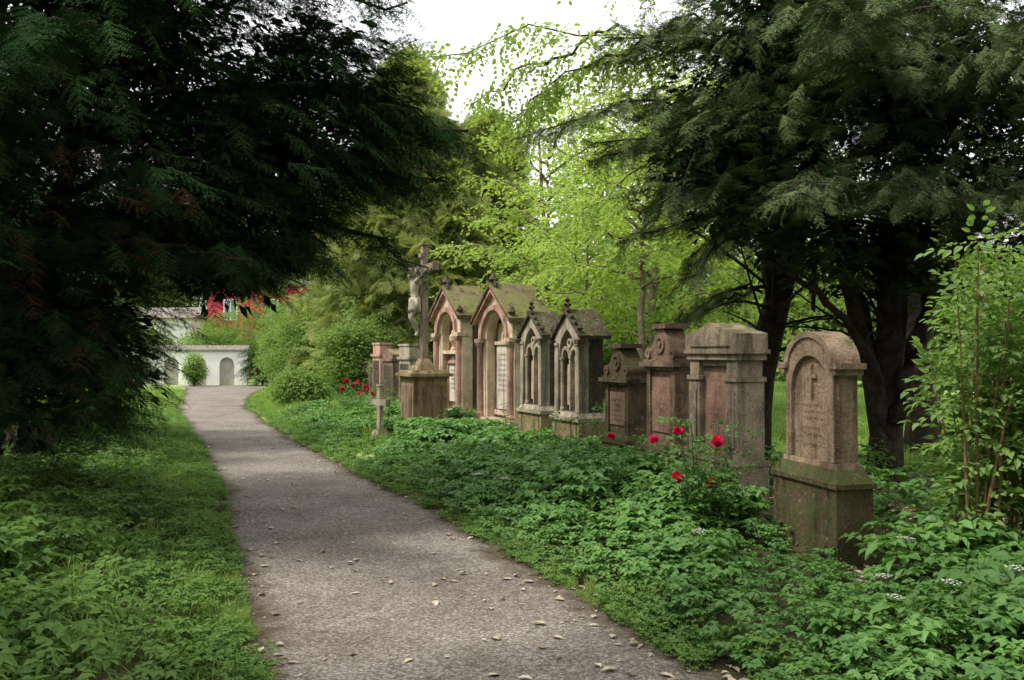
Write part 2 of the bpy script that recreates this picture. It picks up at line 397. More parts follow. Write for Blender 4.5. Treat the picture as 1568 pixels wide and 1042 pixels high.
def blob(sc,c,r,n,axis=None,scl=(.8,1.3),down=-.3,shell=.3,gap=0,gs=1.6,rough=.6,core=None,kc=0):
    c=np.array(c,float); r=np.array(r,float)
    if core is not None:
        blob(core,c,r*.66,kc,axis,(.8,1.4),shell=.5,gap=gap*.8,gs=gs)
    d=rng.normal(size=(n,3)); d/=np.linalg.norm(d,axis=1,keepdims=True)
    q=d*(rng.uniform(0,1,n)**shell)[:,None]
    lump=1+.16*np.sin(d[:,0]*5+c[0])*np.sin(d[:,1]*6+c[1])+.12*np.sin(d[:,2]*9+c[2]*3)
    P=c+q*r*lump[:,None]
    if gap:
        nz=np.sin(P[:,0]*gs*2.1+1)*np.sin(P[:,1]*gs*1.7+2)*np.sin(P[:,2]*gs*2.6)+.5*np.sin(P[:,0]*gs*4.3)*np.sin(P[:,2]*gs*5.1+P[:,1])
        P=P[nz>gap-1]
    P=P[P[:,2]>.12]
    ax=c[:2] if axis is None else np.array(axis)
    D=np.zeros_like(P); D[:,:2]=P[:,:2]-ax; D/=np.linalg.norm(D,axis=1,keepdims=True)+1e-6
    D=D+rng.normal(size=D.shape)*rough*.5; D[:,2]+=down
    sc.add_dir(P,D,rng.uniform(scl[0],scl[1],len(P)))

# ------------------------------------------------------------------ path layout
YT=[-8,2,4.46,7,10,14,20.4,24.3,27,33,39,42]
LT=[2.6,-.35,-1.26,-2.2,-3.2,-4.72,-7.3,-8.9,-9.9,-11.9,-14.0,-15.0]
RT=[4.9,1.75,1.04,.13,-1.05,-2.84,-5.4,-6.8,-7.8,-9.4,-10.7,-10.9]
Lx=lambda y: np.interp(y,YT,LT)
Rx=lambda y: np.interp(y,YT,RT)
def gh(x,y):
    x=np.asarray(x,float);y=np.asarray(y,float)
    dl=Lx(y)-x; dr=x-Rx(y); d=np.maximum(dl,dr); k=np.clip((d-.1)/2.2,0,1); k=k*k*(3-2*k)
    return k*(.05+.05*np.sin(x*1.3+y*.7)*np.sin(y*.9-x*.4)+.02*np.sin(x*4.1)*np.sin(y*3.7))*np.clip((60-y)/30,0,1)
def patch(x,y,s=1.0,o=0.):
    return .5+.25*(np.sin(x*1.7*s+o)*np.cos(y*1.3*s-o*.7)+np.sin(x*3.1*s-y*2.3*s+o*2)*.7+np.sin(x*.9*s+y*1.1*s+o)*.6)
xs=np.unique(np.r_[np.linspace(-300,-30,12),np.linspace(-30,-10,30),np.linspace(-10,10,110),np.linspace(10,40,30),np.linspace(40,300,12)])
ys=np.unique(np.r_[np.linspace(-300,-10,10),np.linspace(-10,24,150),np.linspace(24,60,40),np.linspace(60,600,12)])
X,Y=np.meshgrid(xs,ys); Z=gh(X,Y)
nx=len(xs);ny=len(ys)
b=MB(); b.v=[tuple(p) for p in np.stack([X.ravel(),Y.ravel(),Z.ravel()],1)]
b.f=[(j*nx+i,j*nx+i+1,(j+1)*nx+i+1,(j+1)*nx+i) for j in range(ny-1) for i in range(nx-1)]; b.m=[0]*len(b.f)
m,nt,out=new_mat('ground_soil_grass')
geo=N(nt,'ShaderNodeNewGeometry'); ps=geo.outputs['Position']
n1=noise(nt,ps,.35,6); n2=noise(nt,ps,7,8,.7); n3=noise(nt,ps,60,4)
sep=N(nt,'ShaderNodeSeparateXYZ'); nt.links.new(ps,sep.inputs[0])
soil=mix(nt,ramp(nt,n2,.35,.65),(.045,.034,.020),(.11,.085,.05))
gr=mix(nt,ramp(nt,n2,.35,.65),(.12,.20,.05),(.24,.33,.09))
gr=mix(nt,ramp(nt,n1,.35,.7),gr,(.32,.40,.15))
far=ramp(nt,math_n(nt,'ADD',math_n(nt,'MULTIPLY',sep.outputs[1],.05),math_n(nt,'MULTIPLY',n2,.3)),.62,.85)
col=mix(nt,far,mix(nt,ramp(nt,n2,.45,.60),soil,(.05,.08,.025)),gr)
p=N(nt,'ShaderNodeBsdfPrincipled'); p.inputs['Roughness'].default_value=.95; p.inputs['Specular IOR Level'].default_value=.1
nt.links.new(col,p.inputs['Base Color'])
bp=N(nt,'ShaderNodeBump'); bp.inputs['Strength'].default_value=.8; bp.inputs['Distance'].default_value=.03
nt.links.new(math_n(nt,'ADD',n2,math_n(nt,'MULTIPLY',n3,.4)),bp.inputs['Height']); nt.links.new(bp.outputs[0],p.inputs['Normal']); nt.links.new(p.outputs[0],out.inputs[0])
b.obj('ground',[m],smooth=True)
# path
m,nt,out=new_mat('gravel')
geo=N(nt,'ShaderNodeNewGeometry'); ps=geo.outputs['Position']
v=N(nt,'ShaderNodeTexVoronoi'); v.inputs['Scale'].default_value=85; nt.links.new(ps,v.inputs['Vector'])
n1=noise(nt,ps,.9,9,.72); n2=noise(nt,ps,11,8,.8)
sv=N(nt,'ShaderNodeSeparateColor'); nt.links.new(v.outputs['Color'],sv.inputs[0])
col=mix(nt,math_n(nt,'POWER',sv.outputs[0],1.8),(.125,.112,.10),(.38,.355,.325))
col=mix(nt,.85,col,ramp(nt,n1,.34,.66,(.60,.55,.50,1),(1.2,1.17,1.13,1)),'MULTIPLY')
col=mix(nt,math_n(nt,'MULTIPLY',ramp(nt,n2,.53,.64),.6),col,(.075,.06,.045))
at=N(nt,'ShaderNodeAttribute'); at.attribute_name='edge'
ef=math_n(nt,'ADD',at.outputs['Fac'],math_n(nt,'MULTIPLY',math_n(nt,'SUBTRACT',noise(nt,ps,4,8,.75),.5),1.8))
col=mix(nt,ramp(nt,ef,.35,.85),col,mix(nt,ramp(nt,n2,.4,.6),(.055,.042,.027),(.11,.09,.06)))
p=N(nt,'ShaderNodeBsdfPrincipled'); p.inputs['Roughness'].default_value=.95; p.inputs['Specular IOR Level'].default_value=.1
nt.links.new(col,p.inputs['Base Color'])
bp=N(nt,'ShaderNodeBump'); bp.inputs['Strength'].default_value=.8; bp.inputs['Distance'].default_value=.008
nt.links.new(math_n(nt,'ADD',v.outputs['Distance'],math_n(nt,'MULTIPLY',n1,4)),bp.inputs['Height']); nt.links.new(bp.outputs[0],p.inputs['Normal']); nt.links.new(p.outputs[0],out.inputs[0])
b=MB(); yy=np.arange(-8,41.5,.08); wob=lambda y,s:.05*np.sin(y*1.3+s)+.03*np.sin(y*3.7+s*2)
l=Lx(yy)+wob(yy,0)+rng.normal(size=len(yy))*.02; r=Rx(yy)+wob(yy,2)+rng.normal(size=len(yy))*.02
tt=[0,.07,.16,.3,.5,.7,.84,.93,1]; K=len(tt); ed=[]
for i,y in enumerate(yy):
    wd_=r[i]-l[i]
    for t in tt:
        b.v.append((l[i]+wd_*t,y,.004)); ed.append(max(0,1-min(t,1-t)*wd_/.42))
b.f=[(K*i+j,K*i+j+1,K*(i+1)+j+1,K*(i+1)+j) for i in range(len(yy)-1) for j in range(K-1)]; b.m=[0]*len(b.f)
y=yy[-1]; b.add([(-30,y+.001,.004),(-8.5,y+.001,.004),(-8.5,44.6,.004),(-30,44.6,.004)],[(0,1,2,3)]); ed+=[0]*4
po=b.obj('gravel_path',[m]); a=po.data.attributes.new('edge','FLOAT','POINT'); a.data.foreach_set('value',np.array(ed,np.float32))

# ------------------------------------------------------------------ monuments
S_pink=stone_mat('weathered_pink_sandstone',(.40,.285,.20),(.23,.16,.11),moss_amt=.35)
S_base=stone_mat('mossy_brown_sandstone',(.18,.125,.08),(.085,.06,.038),moss_amt=.75)
S_red=stone_mat('red_sandstone',(.33,.19,.14),(.17,.10,.075),moss_amt=.4)
S_brown=stone_mat('brown_sandstone',(.30,.20,.14),(.14,.095,.068),moss_amt=.45)
S_greyb=stone_mat('grey_brown_sandstone',(.36,.285,.205),(.17,.135,.095),moss_amt=.5)
S_grey=stone_mat('grey_sandstone',(.50,.43,.33),(.25,.21,.155),moss_amt=.4)
S_cream=stone_mat('cream_sandstone',(.76,.62,.47),(.50,.38,.27),moss_amt=.1,grime=.6)
S_pinkl=stone_mat('pale_pink_sandstone',(.62,.37,.29),(.37,.22,.17),moss_amt=.2)
S_roof=stone_mat('mossy_roof_stone',(.18,.13,.09),(.09,.07,.045),moss=(.10,.11,.032),moss_amt=1.0)
S_dark=stone_mat('dark_sandstone',(.12,.095,.065),(.06,.048,.035),moss_amt=.6)
S_ocher=stone_mat('ochre_sandstone',(.38,.28,.155),(.18,.13,.072),moss_amt=.55)
S_slab=stone_mat('pale_slab',(.74,.67,.58),(.54,.47,.39),moss_amt=0,bump=.08)
S_slabd=stone_mat('slab_lettering',(.45,.39,.33),(.32,.27,.22),moss_amt=0,bump=.08)
S_metal=plain_mat('weathered_bronze',(.26,.235,.17),(.46,.42,.32),10,.6,.1)

def place(corner,dd,w):
    d=np.array(dd,float); d/=np.linalg.norm(d); c=np.array(corner)+d*w/2
    return (c[0],c[1],float(gh(c[0],c[1]))*.5-.02), math.atan2(-d[1],-d[0])
def inscr(b,x0,x1,z1,rows,dz,y,cur):
    b.cur=cur
    for r_ in range(rows):
        z=z1-r_*dz; ind=U(0,.18)*(x1-x0); x=x0+ind
        while x<x1-ind:
            w=U(.012,.022); b.box(x,x+w*.35,y-.002,y+.01,z,z+dz*U(.4,.55)); 
            b.box(x+w*.35,x+w,y-.0015,y+.01,z+dz*U(0,.4),z+dz*U(.42,.5)); x+=w+.012 if U(0,1)>.15 else .05

# A rounded gravestone with cross
b=MB(); b.cur=1
b.box(-.47,.47,-.01,.29,-.15,.60); b.box(-.49,.49,-.03,.31,.60,.64); b.box(-.47,.47,-.012,.292,.64,.735,.06,.035)
b.cur=0
b.box(-.395,.395,.03,.25,.735,.775,.01,.005)
b.box(-.36,.36,.075,.235,.775,1.49)
xs_=list(np.linspace(-.27,.27,25)); 
ot=lambda x:1.50+.27*math.sqrt(max(0,1-(x/.355)**2))
xa=sorted(set([-.352,.352]+[round(v_,5) for v_ in xs_]+[-.33,-.30,.30,.33]))
XX=[];ZB=[];ZT=[]
for x in xa:
    zt=ot(x)-.012; zb=.78 if abs(x)>.27-1e-4 else 1.33+math.sqrt(max(0,.27**2-x*x))*.95
    if abs(abs(x)-.27)<1e-4:
        z2=1.33
        if x<0: XX+=[x,x];ZB+=[.78,z2];ZT+=[zt,zt]
        else: XX+=[x,x];ZB+=[z2,.78];ZT+=[zt,zt]
    else: XX.append(x);ZB.append(zb);ZT.append(zt)
b.strip(XX,ZB,ZT,.040,.076)
xa=list(np.linspace(-.355,.355,33)); b.strip(xa,[1.4895]*33,[ot(x)-.012 for x in xa],.0765,.238)
b.ring(0,1.503,.30,.362,0,math.pi,.022,.262,28,sz=.76)
for s in (-1,1):
    x0,x1=sorted((s*.31,s*.425)); b.box(x0,x1,.012,.272,1.485,1.53); b.box(min(s*.35,s*.40),max(s*.35,s*.40),.02,.26,1.44,1.483)
b.box(-.017,.017,.05,.077,1.27,1.52); b.box(-.075,.075,.052,.077,1.41,1.445)
inscr(b,-.2,.2,1.18,3,.05,.0745,3); inscr(b,-.16,.16,1.00,2,.05,.0745,3); inscr(b,-.22,.22,.86,1,.07,.0745,3)
loc,rot=place((2.40,6.75),(-.2,.91),.93); b.obj('rounded_gravestone',[S_pink,S_base,S_dark,S_brown],loc,rot,.008)

# B pilaster gravestone
b=MB(); b.cur=0
b.box(-.56,.56,-.06,.34,-.15,.16); b.box(-.51,.51,-.03,.31,.16,.52); b.box(-.52,.52,-.04,.32,.52,.57)
b.cur=2; b.box(-.30,.30,.06,.27,.57,1.44); b.cur=0
for s in (-1,1):
    x0,x1=sorted((s*.26,s*.49)); b.box(x0,x1,-.005,.275,.57,1.30); b.box(x0-.015,x1+.015,-.022,.29,1.30,1.345); b.box(x0+.02,x1-.02,.0,.27,1.345,1.50)
    b.box(x0+.05,x1-.05,-.018,.02,.68,1.2)
b.box(-.257,.257,.03,.262,1.44,1.498)
b.box(-.51,.51,-.02,.29,1.50,1.56); b.box(-.54,.54,-.045,.31,1.56,1.60); 
b.prism([(-.52,1.60),(.52,1.60),(.52,1.75),(.30,1.79),(0,1.86),(-.30,1.79),(-.52,1.75)],-.03,.295)
b.prism([(-.40,1.63),(.40,1.63),(.38,1.70),(0,1.81),(-.38,1.70)],-.045,-.028)
b.cur=1; b.box(-.2,.2,.045,.065,.72,1.32); inscr(b,-.15,.15,1.22,5,.07,.0455,2)
loc,rot=place((2.08,8.4),(-.27,.96),1.0); b.obj('pilaster_gravestone',[S_greyb,S_red,S_brown,S_dark],loc,rot,.008)

def scroll_stone(name,corner,dd,w,h,mats):
    b=MB(); b.cur=0; W=w/2
    b.box(-W-.03,W+.03,-.04,.34,-.15,.12); b.box(-W,W,-.01,.31,.12,.50); b.box(-W-.02,W+.02,-.03,.33,.50,.56); b.box(-W+.01,W-.01,-.01,.31,.56,.62,.04,.02)
    zc=h-.50
    b.box(-W+.06,W-.06,.05,.26,.62,zc)
    for s in (-1,1):
        x0,x1=sorted((s*(W-.13),s*(W-.045))); b.box(x0,x1,.02,.275,.625,zc-.002)
    b.box(-W+.03,W-.03,.0,.285,zc,zc+.035); b.box(-W-.03,W+.03,-.04,.33,zc+.035,zc+.085); b.box(-W+.02,W-.02,-.01,.30,zc+.085,zc+.11)
    z0=zc+.11; H=h-.05-z0
    xs=list(np.linspace(-W+.05,W-.05,31)); f=lambda x: z0+H*(.30+.70*(.5+.5*math.cos(min(1,abs(x)/(W-.08))*math.pi))**.75)
    b.strip(xs,[z0]*31,[f(x) for x in xs],.03,.26)
    for s in (-1,1): b.ring(s*(W-.09),z0+.065,.018,.062,0,2*math.pi,.005,.285,14)
    b.ring(0,z0+H*.5,.06,.10,0,2*math.pi,.008,.03,16); b.ring(0,z0+H*.5,.0,.035,0,2*math.pi,.0,.03,10)
    b.box(-.16,.16,.0,.29,h-.052,h)
    b.cur=1; b.box(-W+.15,W-.15,.035,.052,.72,zc-.08); inscr(b,-W+.19,W-.19,zc-.2,5,.06,.0355,0)
    loc,rot=place(corner,dd,w); b.obj(name,mats,loc,rot,.008)
scroll_stone('scroll_top_gravestone',(1.71,9.6),(-.30,.95),.76,1.90,[S_brown,S_red,S_dark])
scroll_stone('scroll_top_gravestone',(1.36,10.7),(-.33,.94),.72,1.70,[S_base,S_brown,S_dark])

def gothic(corner,dd,w,h):
    b=MB(); W=w/2; D=.40
    b.cur=1; b.box(-W-.03,W+.03,-.05,D+.03,-.15,.20); b.box(-W-.005,W+.005,-.02,D,.20,.66)
    b.cur=0; b.box(-W-.03,W+.03,-.05,D+.02,.66,.71); b.box(-W,W,-.02,D,.71,.78,.04,.03)
    ze=h-.42; zg=h-.12
    b.cur=2; b.box(-W+.05,W-.05,.14,D-.03,.78,ze); b.cur=0
    for s in (-1,1):
        x0,x1=sorted((s*(W-.15),s*(W-.04))); b.box(x0,x1,.0,.145,.78,ze-.14)
        b.box(x0-.012,x1+.012,-.015,.155,ze-.14,ze-.10)
        b.lathe(s*(W-.19),.05,[(.035,.78),(.035,.82),(.024,.84),(.024,ze-.36),(.038,ze-.33),(.04,ze-.30)],8)
    a=W-.16; zs=ze-.30
    xs=list(np.linspace(-a,a,25)); pa=lambda x: zs+math.sqrt(max(0,(2*a)**2-(abs(x)+a)**2))*.85
    gt=lambda x: ze+(zg-ze)*(1-abs(x)/(W-.02))
    XX=[-W+.03,-a]+xs+[a,W-.03]; 
    ZB=[ze-.098,ze-.098]+[pa(x) for x in xs]+[ze-.098,ze-.098]
    ZB=[min(zb,gt(x)-.03) for zb,x in zip(ZB,XX)]
    b.strip(XX,ZB,[gt(x) for x in XX],.01,.14)
    for s in (-1,1):
        xs2=sorted((s*a,s*(W-.152))); b.box(xs2[0],xs2[1],.015,.139,zs,ze-.1)
    b.box(-.018,.018,.05,.13,.80,zs+.06)
    for s in (-1,1): b.ring(s*a*.5,zs-.02,a*.36,a*.50,0,math.pi,.045,.12,12,sz=1.35)
    b.ring(0,zs+a*.75,.035,.065,0,2*math.pi,.04,.12,14)
    b.cur=3; b.box(-a+.05,-.03,.115,.14,.86,zs-.1); b.box(.03,a-.05,.115,.14,.86,zs-.1); 
    b.cur=2
    for s in (-1,1):
        e=[(s*(W+.05),ze-.055),(s*(W+.05),ze-.005),(0,zg+.06),(0,zg+.005)]
        if s<0: e=e[::-1]
        b.prism(e,-.03,D+.04)
        for k in range(4):
            u=(k+.5)/4; cx=s*(W+.03)*(1-u); cz=ze+(zg+.06-ze)*u
            b.lathe(cx,-.0,[(.012,cz-.01),(.035,cz+.02),(.028,cz+.05),(.008,cz+.065)],6)
        b.box(min(s*(W-.06),s*(W+.06)),max(s*(W-.06),s*(W+.06)),-.06,.06,ze-.12,ze-.062); b.lathe(s*W,.0,[(.04,ze-.02),(.028,ze+.06),(.045,ze+.09),(.004,ze+.16)],6)
    b.lathe(0,.02,[(.04,zg+.03),(.022,zg+.09),(.055,zg+.13),(.02,zg+.155),(.045,zg+.19),(.004,zg+.23)],8)
    b.box(-.075,.075,-.0,.04,zg+.10,zg+.13)
    loc,rot=place(corner,dd,w); b.obj('gothic_gravestone',[S_grey,S_ocher,S_dark,S_cream],loc,rot,.006)
gothic((.90,12.1),(-.38,.925),.84,2.24)
gothic((.45,13.7),(-.38,.925),.88,2.28)

def aedicule(name,corner,dd,w,zev,zpk,kind):
    b=MB(); W=w/2; D=.62
    b.cur=1; b.box(-W-.04,W+.04,-.08,D+.02,-.15,.22); b.cur=0; b.box(-W,W,-.04,D,.22,.42); b.box(-W-.02,W+.02,-.06,D+.01,.42,.47)
    b.cur=3; b.box(-W+.02,W-.02,.26,D-.02,.47,zev); b.cur=0; b.box(-W+.24,W-.24,.2605-.012,.2605,.47,zev-.05)
    for s in (-1,1):
        b.cur=0; x0,x1=sorted((s*(W-.24),s*(W-.015))); b.box(x0,x1,.04,.259,.47,zev-.12)
        b.cur=1; b.lathe(s*(W-.10),-.0,[(.085,.47),(.085,.53),(.06,.56),(.058,zev-.50),(.085,zev-.44),(.09,zev-.40)],12)
        b.cur=0; b.box(s*(W-.10)-.11,s*(W-.10)+.11,-.07,.20,zev-.40,zev-.33)
    a=W-.245; zs=zev-.34
    xs=list(np.linspace(-a,a,29)); pa=lambda x: zs+math.sqrt(max(0,a*a-x*x))
    gt=lambda x: zev+(zpk-zev)*(1-abs(x)/W)
    XX=[-W+.01,-a]+xs+[a,W-.01]; ZB=[zev-.33,zev-.33]+[pa(x) for x in xs]+[zev-.33,zev-.33]
    b.strip(XX,ZB,[gt(x)-.01 for x in XX],.0,.245)
    b.cur=1; b.ring(0,zs,a-.0,a+.09,0,math.pi,-.05,.01,24); b.cur=0
    b.ring(0,zs,a-.07,a-.005,0,math.pi,.03,.2,24)
    for s in (-1,1): 
        x0,x1=sorted((s*(a-.07),s*(a-.005))); b.box(x0,x1,.05,.2,.47,zs-.002)
    if kind==0:
        b.cur=4; b.box(-a+.14,a-.14,.20,.255,.62,zs-.10); b.cur=0; b.box(-a+.10,a-.10,.17,.256,zs-.10,zs-.04)
        b.box(-a+.10,a-.10,.17,.256,.52,.60)
        b.ring(0,zs+.02,.10,.16,0,2*math.pi,.2,.255,18); b.cur=1; b.ring(0,zs+.02,.0,.10,0,2*math.pi,.23,.256,18)
        inscr(b,-a+.2,a-.2,zs-.3,8,.09,.199,5)
    else:
        b.cur=0; b.box(-a+.07,a-.07,.06,.256,1.55,1.62)
        b.lathe(0,.15,[(.07,1.62),(.07,1.66),(.03,1.69),(.035,1.72),(.09,1.82),(.095,1.90),(.05,1.96),(.06,1.98),(.02,2.03),(.005,2.07)],12)
        b.cur=4; b.box(-a+.13,a-.13,.18,.255,.60,1.34); b.cur=1
        b.prism([(-a+.09,1.36),(a-.09,1.36),(0,1.53)],.14,.256)
        b.box(-a+.09,-a+.125,.15,.257,.5,1.355); b.box(a-.125,a-.09,.15,.257,.5,1.355)
        inscr(b,-a+.17,a-.17,1.2,5,.09,.179,5)
    b.cur=1
    for s in (-1,1):
        e=[(s*(W+.07),zev-.09),(s*(W+.07),zev-.01),(0,zpk+.05),(0,zpk-.035)]
        if s<0: e=e[::-1]
        b.prism(e,-.09,.0-.002)
    b.cur=2
    for s in (-1,1):
        e=[(s*(W+.11),zev-.07),(s*(W+.11),zev-.0),(0,zpk+.12),(0,zpk+.052)]
        if s<0: e=e[::-1]
        b.prism(e,-.12,D+.1)
        b.cur=3; b.lathe(s*(W+.03),-.03,[(.07,zev-.02),(.05,zev+.06),(.075,zev+.10),(.02,zev+.19),(.004,zev+.2)],8); b.cur=2
    b.cur=3; b.lathe(0,-.03,[(.07,zpk+.06),(.05,zpk+.13),(.09,zpk+.18),(.03,zpk+.27),(.004,zpk+.30)],8)
    for s in (-1,1): b.lathe(s*.09,-.03,[(.05,zpk+.04),(.04,zpk+.1),(.004,zpk+.18)],6)
    loc,rot=place(corner,dd,w); b.obj(name,[S_cream,S_pinkl,S_roof,S_dark,S_slab,S_slabd],loc,rot,.008)
aedicule('gabled_tomb_monument',(.01,15.3),(-.42,.91),1.5,2.20,2.72,0)
aedicule('gabled_tomb_monument',(-.99,17.6),(-.45,.89),1.35,2.30,2.80,1)

def slabstone(corner,dd,w,h,mat,top=0,name='weathered_gravestone',d=.3):
    b=MB(); W=w/2
    b.box(-W-.05,W+.05,-.05,d+.05,-.15,.28); b.box(-W-.02,W+.02,-.02,d+.02,.28,.36,.02,.02)
    b.box(-W,W,.0,d,.36,h-.3); b.box(-W-.04,W+.04,-.04,d+.04,h-.3,h-.24)
    if top==0: b.prism([(-W,h-.24),(W,h-.24),(W,h-.14),(0,h),(-W,h-.14)],.0,d)
    elif top==1:
        xs=list(np.linspace(-W,W,17)); b.strip(xs,[h-.24]*17,[h-.24+.24*math.sqrt(max(0.02,1-(x/W)**2)) for x in xs],.0,d)
    else: b.box(-W+.02,W-.02,.0,d,h-.24,h,.0,.0); b.box(-W-.02,W+.02,-.02,d+.02,h,h+.05)
    b.cur=1; b.box(-W+.07,W-.07,-.012,.0-.001,.48,h-.4); inscr(b,-W+.1,W-.1,h-.55,6,.08,-.012,1)
    loc,rot=place(corner,dd,w); b.obj(name,[mat,S_dark],loc,rot,.01)
slabstone((-2.27,20.3),(-.45,.89),.7,1.75,S_grey,2)
slabstone((-2.85,21.8),(-.45,.89),.7,1.70,S_brown,0)
slabstone((-3.3,22.9),(-.45,.89),.6,1.78,S_pinkl,2)
slabstone((-3.9,25.0),(-.45,.89),.6,1.4,S_grey,1)
slabstone((-7.9,34.5),(-.5,.87),.7,1.9,S_grey,1)
slabstone((-8.4,35.8),(-.5,.87),.6,1.6,S_brown,0)
slabstone((-8.9,37),(-.5,.87),.6,1.4,S_grey,2)
slabstone((-6.2,11.1),(.4,.9),.5,.75,S_dark,1)

# small cross
b=MB(); b.box(-.19,.19,-.19,.19,-.1,.12,.01,.01); b.box(-.12,.12,-.12,.12,.12,.27,.03,.03)
b.box(-.05,.05,-.04,.04,.27,1.0); b.box(-.24,.24,-.036,.036,.68,.78)
for s in (-1,1): b.box(min(s*.24,s*.265),max(s*.24,s*.265),-.046,.046,.665,.795)
b.box(-.06,.06,-.05,.05,1.0,1.03)
b.obj('small_stone_cross',[S_grey],(-2.22,15.4,0.03),R(-52),.006)

# crucifix monument
cd=np.array((-.4,.92)); cd/=np.linalg.norm(cd)
loc,rot=place((-1.74,16.0),cd,.8)
E=empty('crucifix_monument',loc,rot)
b=MB(); b.cur=0
b.box(-.46,.46,-.06,.74,-.15,.18); b.box(-.43,.43,-.03,.71,.18,.26,.03,.03)
b.box(-.38,.38,.02,.66,.26,1.12); b.box(-.40,.40,.0,.68,1.12,1.16); b.box(-.46,.46,-.06,.74,1.16,1.22); b.box(-.42,.42,-.02,.70,1.22,1.27,.03,.03)
b.cur=1; b.box(-.28,.28,.003,.019,.40,1.0); b.box(.381,.397,.12,.56,.40,1.0)
b.cur=0; b.box(-.24,.24,.12,.56,1.27,1.36,.04,.04); b.box(-.15,.15,.21,.47,1.36,1.48,.05,.05)
b.obj('pedestal',[S_ocher,S_brown],bevel=.01,parent=E)
b=MB(); cy=.34
b.box(-.075,.075,cy-.06,cy+.06,1.48,3.52,.012,.01); b.box(-.62,.62,cy-.052,cy+.052,3.04,3.16)
for s in (-1,1): b.box(min(s*.62,s*.66),max(s*.62,s*.66),cy-.06,cy+.06,3.02,3.18)
b.box(-.085,.085,cy-.07,cy+.07,3.52,3.55); b.box(-.09,.09,cy-.085,cy-.055,3.30,3.38)
b.obj('cross',[S_greyb],bevel=.008,parent=E)
fy=cy-.06
J={'pel':(0,fy-.10,2.50,.085),'wai':(0.01,fy-.12,2.62,.075),'che':(0.005,fy-.13,2.78,.095),'nec0':(0,fy-.11,2.88,.06),'nec':(0.01,fy-.13,2.94,.038),
 'hd0':(.03,fy-.17,2.99,.055),'hd1':(.045,fy-.185,3.06,.06),'hd2':(.05,fy-.18,3.10,.04)}
edges=[('pel','wai'),('wai','che'),('che','nec0'),('nec0','nec'),('nec','hd0'),('hd0','hd1'),('hd1','hd2')]
for s,t in ((-1,'l'),(1,'r')):
    J['sh'+t]=(s*.12,fy-.10,2.875,.048); J['ub'+t]=(s*.22,fy-.075,2.93,.038); J['el'+t]=(s*.33,fy-.05,2.99,.030); J['fo'+t]=(s*.42,fy-.04,3.04,.028); J['wr'+t]=(s*.51,fy-.025,3.085,.019); J['pa'+t]=(s*.555,fy-.025,3.10,.022)
    edges+=[('nec0','sh'+t),('sh'+t,'ub'+t),('ub'+t,'el'+t),('el'+t,'fo'+t),('fo'+t,'wr'+t),('wr'+t,'pa'+t)]
    J['hi'+t]=(s*.055,fy-.10,2.44,.068); J['th'+t]=(s*.055,fy-.15,2.34,.060); J['kn'+t]=(s*.045,fy-.19,2.22,.042); J['ca'+t]=(s*.042,fy-.125,2.12,.043); J['an'+t]=(s*.025,fy-.06,1.97,.025); J['to'+t]=(s*.025,fy-.10,1.88,.022)
    edges+=[('pel','hi'+t),('hi'+t,'th'+t),('th'+t,'kn'+t),('kn'+t,'ca'+t),('ca'+t,'an'+t),('an'+t,'to'+t)]
    for k in range(5):
        a=R(-28+14*k); ln=(.05,.055,.058,.052,.036)[k]
        n1='f%s%d'%(t,k); J[n1]=(s*(.57+ln*math.cos(a)*.5),fy-.035,3.105+ln*math.sin(a)*1.2,.0055); J[n1+'b']=(s*(.57+ln*math.cos(a)),fy-.05,3.105+ln*math.sin(a)*1.6,.005)
        edges+=[('pa'+t,n1),(n1,n1+'b')]
keys=list(J); me=bpy.data.meshes.new('christ_figure'); me.from_pydata([J[k][:3] for k in keys],[(keys.index(a),keys.index(c)) for a,c in edges],[])
fo=bpy.data.objects.new('christ_figure',me); root_col.objects.link(fo); fo.parent=E
fo.modifiers.new('skin','SKIN')
for i,k in enumerate(keys):
    me.skin_vertices[0].data[i].radius=(J[k][3],J[k][3]*(.8 if k in('che','wai','pel') else 1)); me.skin_vertices[0].data[i].use_root=(k=='pel')
sb=fo.modifiers.new('sub','SUBSURF'); sb.levels=2; sb.render_levels=2; me.materials.append(S_metal)
b=MB()
b.lathe(0,fy-.115,[(.088,2.57),(.108,2.55),(.112,2.48),(.12,2.38),(.125,2.31),(.10,2.315)],14)
b.tube([(.10,fy-.13,2.55),(.15,fy-.12,2.46),(.155,fy-.10,2.33)],[.03,.035,.02],8)
b.tube([(.0,fy-.22,2.985),(.02,fy-.235,2.96),(.03,fy-.22,2.93)],[.02,.026,.008],8)
b.tube([(.05,fy-.255,3.045),(.045,fy-.26,3.02)],[.006,.012],6)
b.tube([(-.02,fy-.15,3.09),(-.03,fy-.13,3.0),(-.035,fy-.12,2.9)],[.03,.03,.014],8); b.tube([(.11,fy-.15,3.08),(.10,fy-.13,3.0),(.09,fy-.12,2.91)],[.03,.03,.014],8)
pts=[(.048+.066*math.cos(a),fy-.185+.068*math.sin(a),3.085) for a in np.linspace(0,6.28,14)]; b.tube(pts,.012,6)
b.obj('loincloth_hair_and_crown',[S_metal],smooth=True,parent=E)

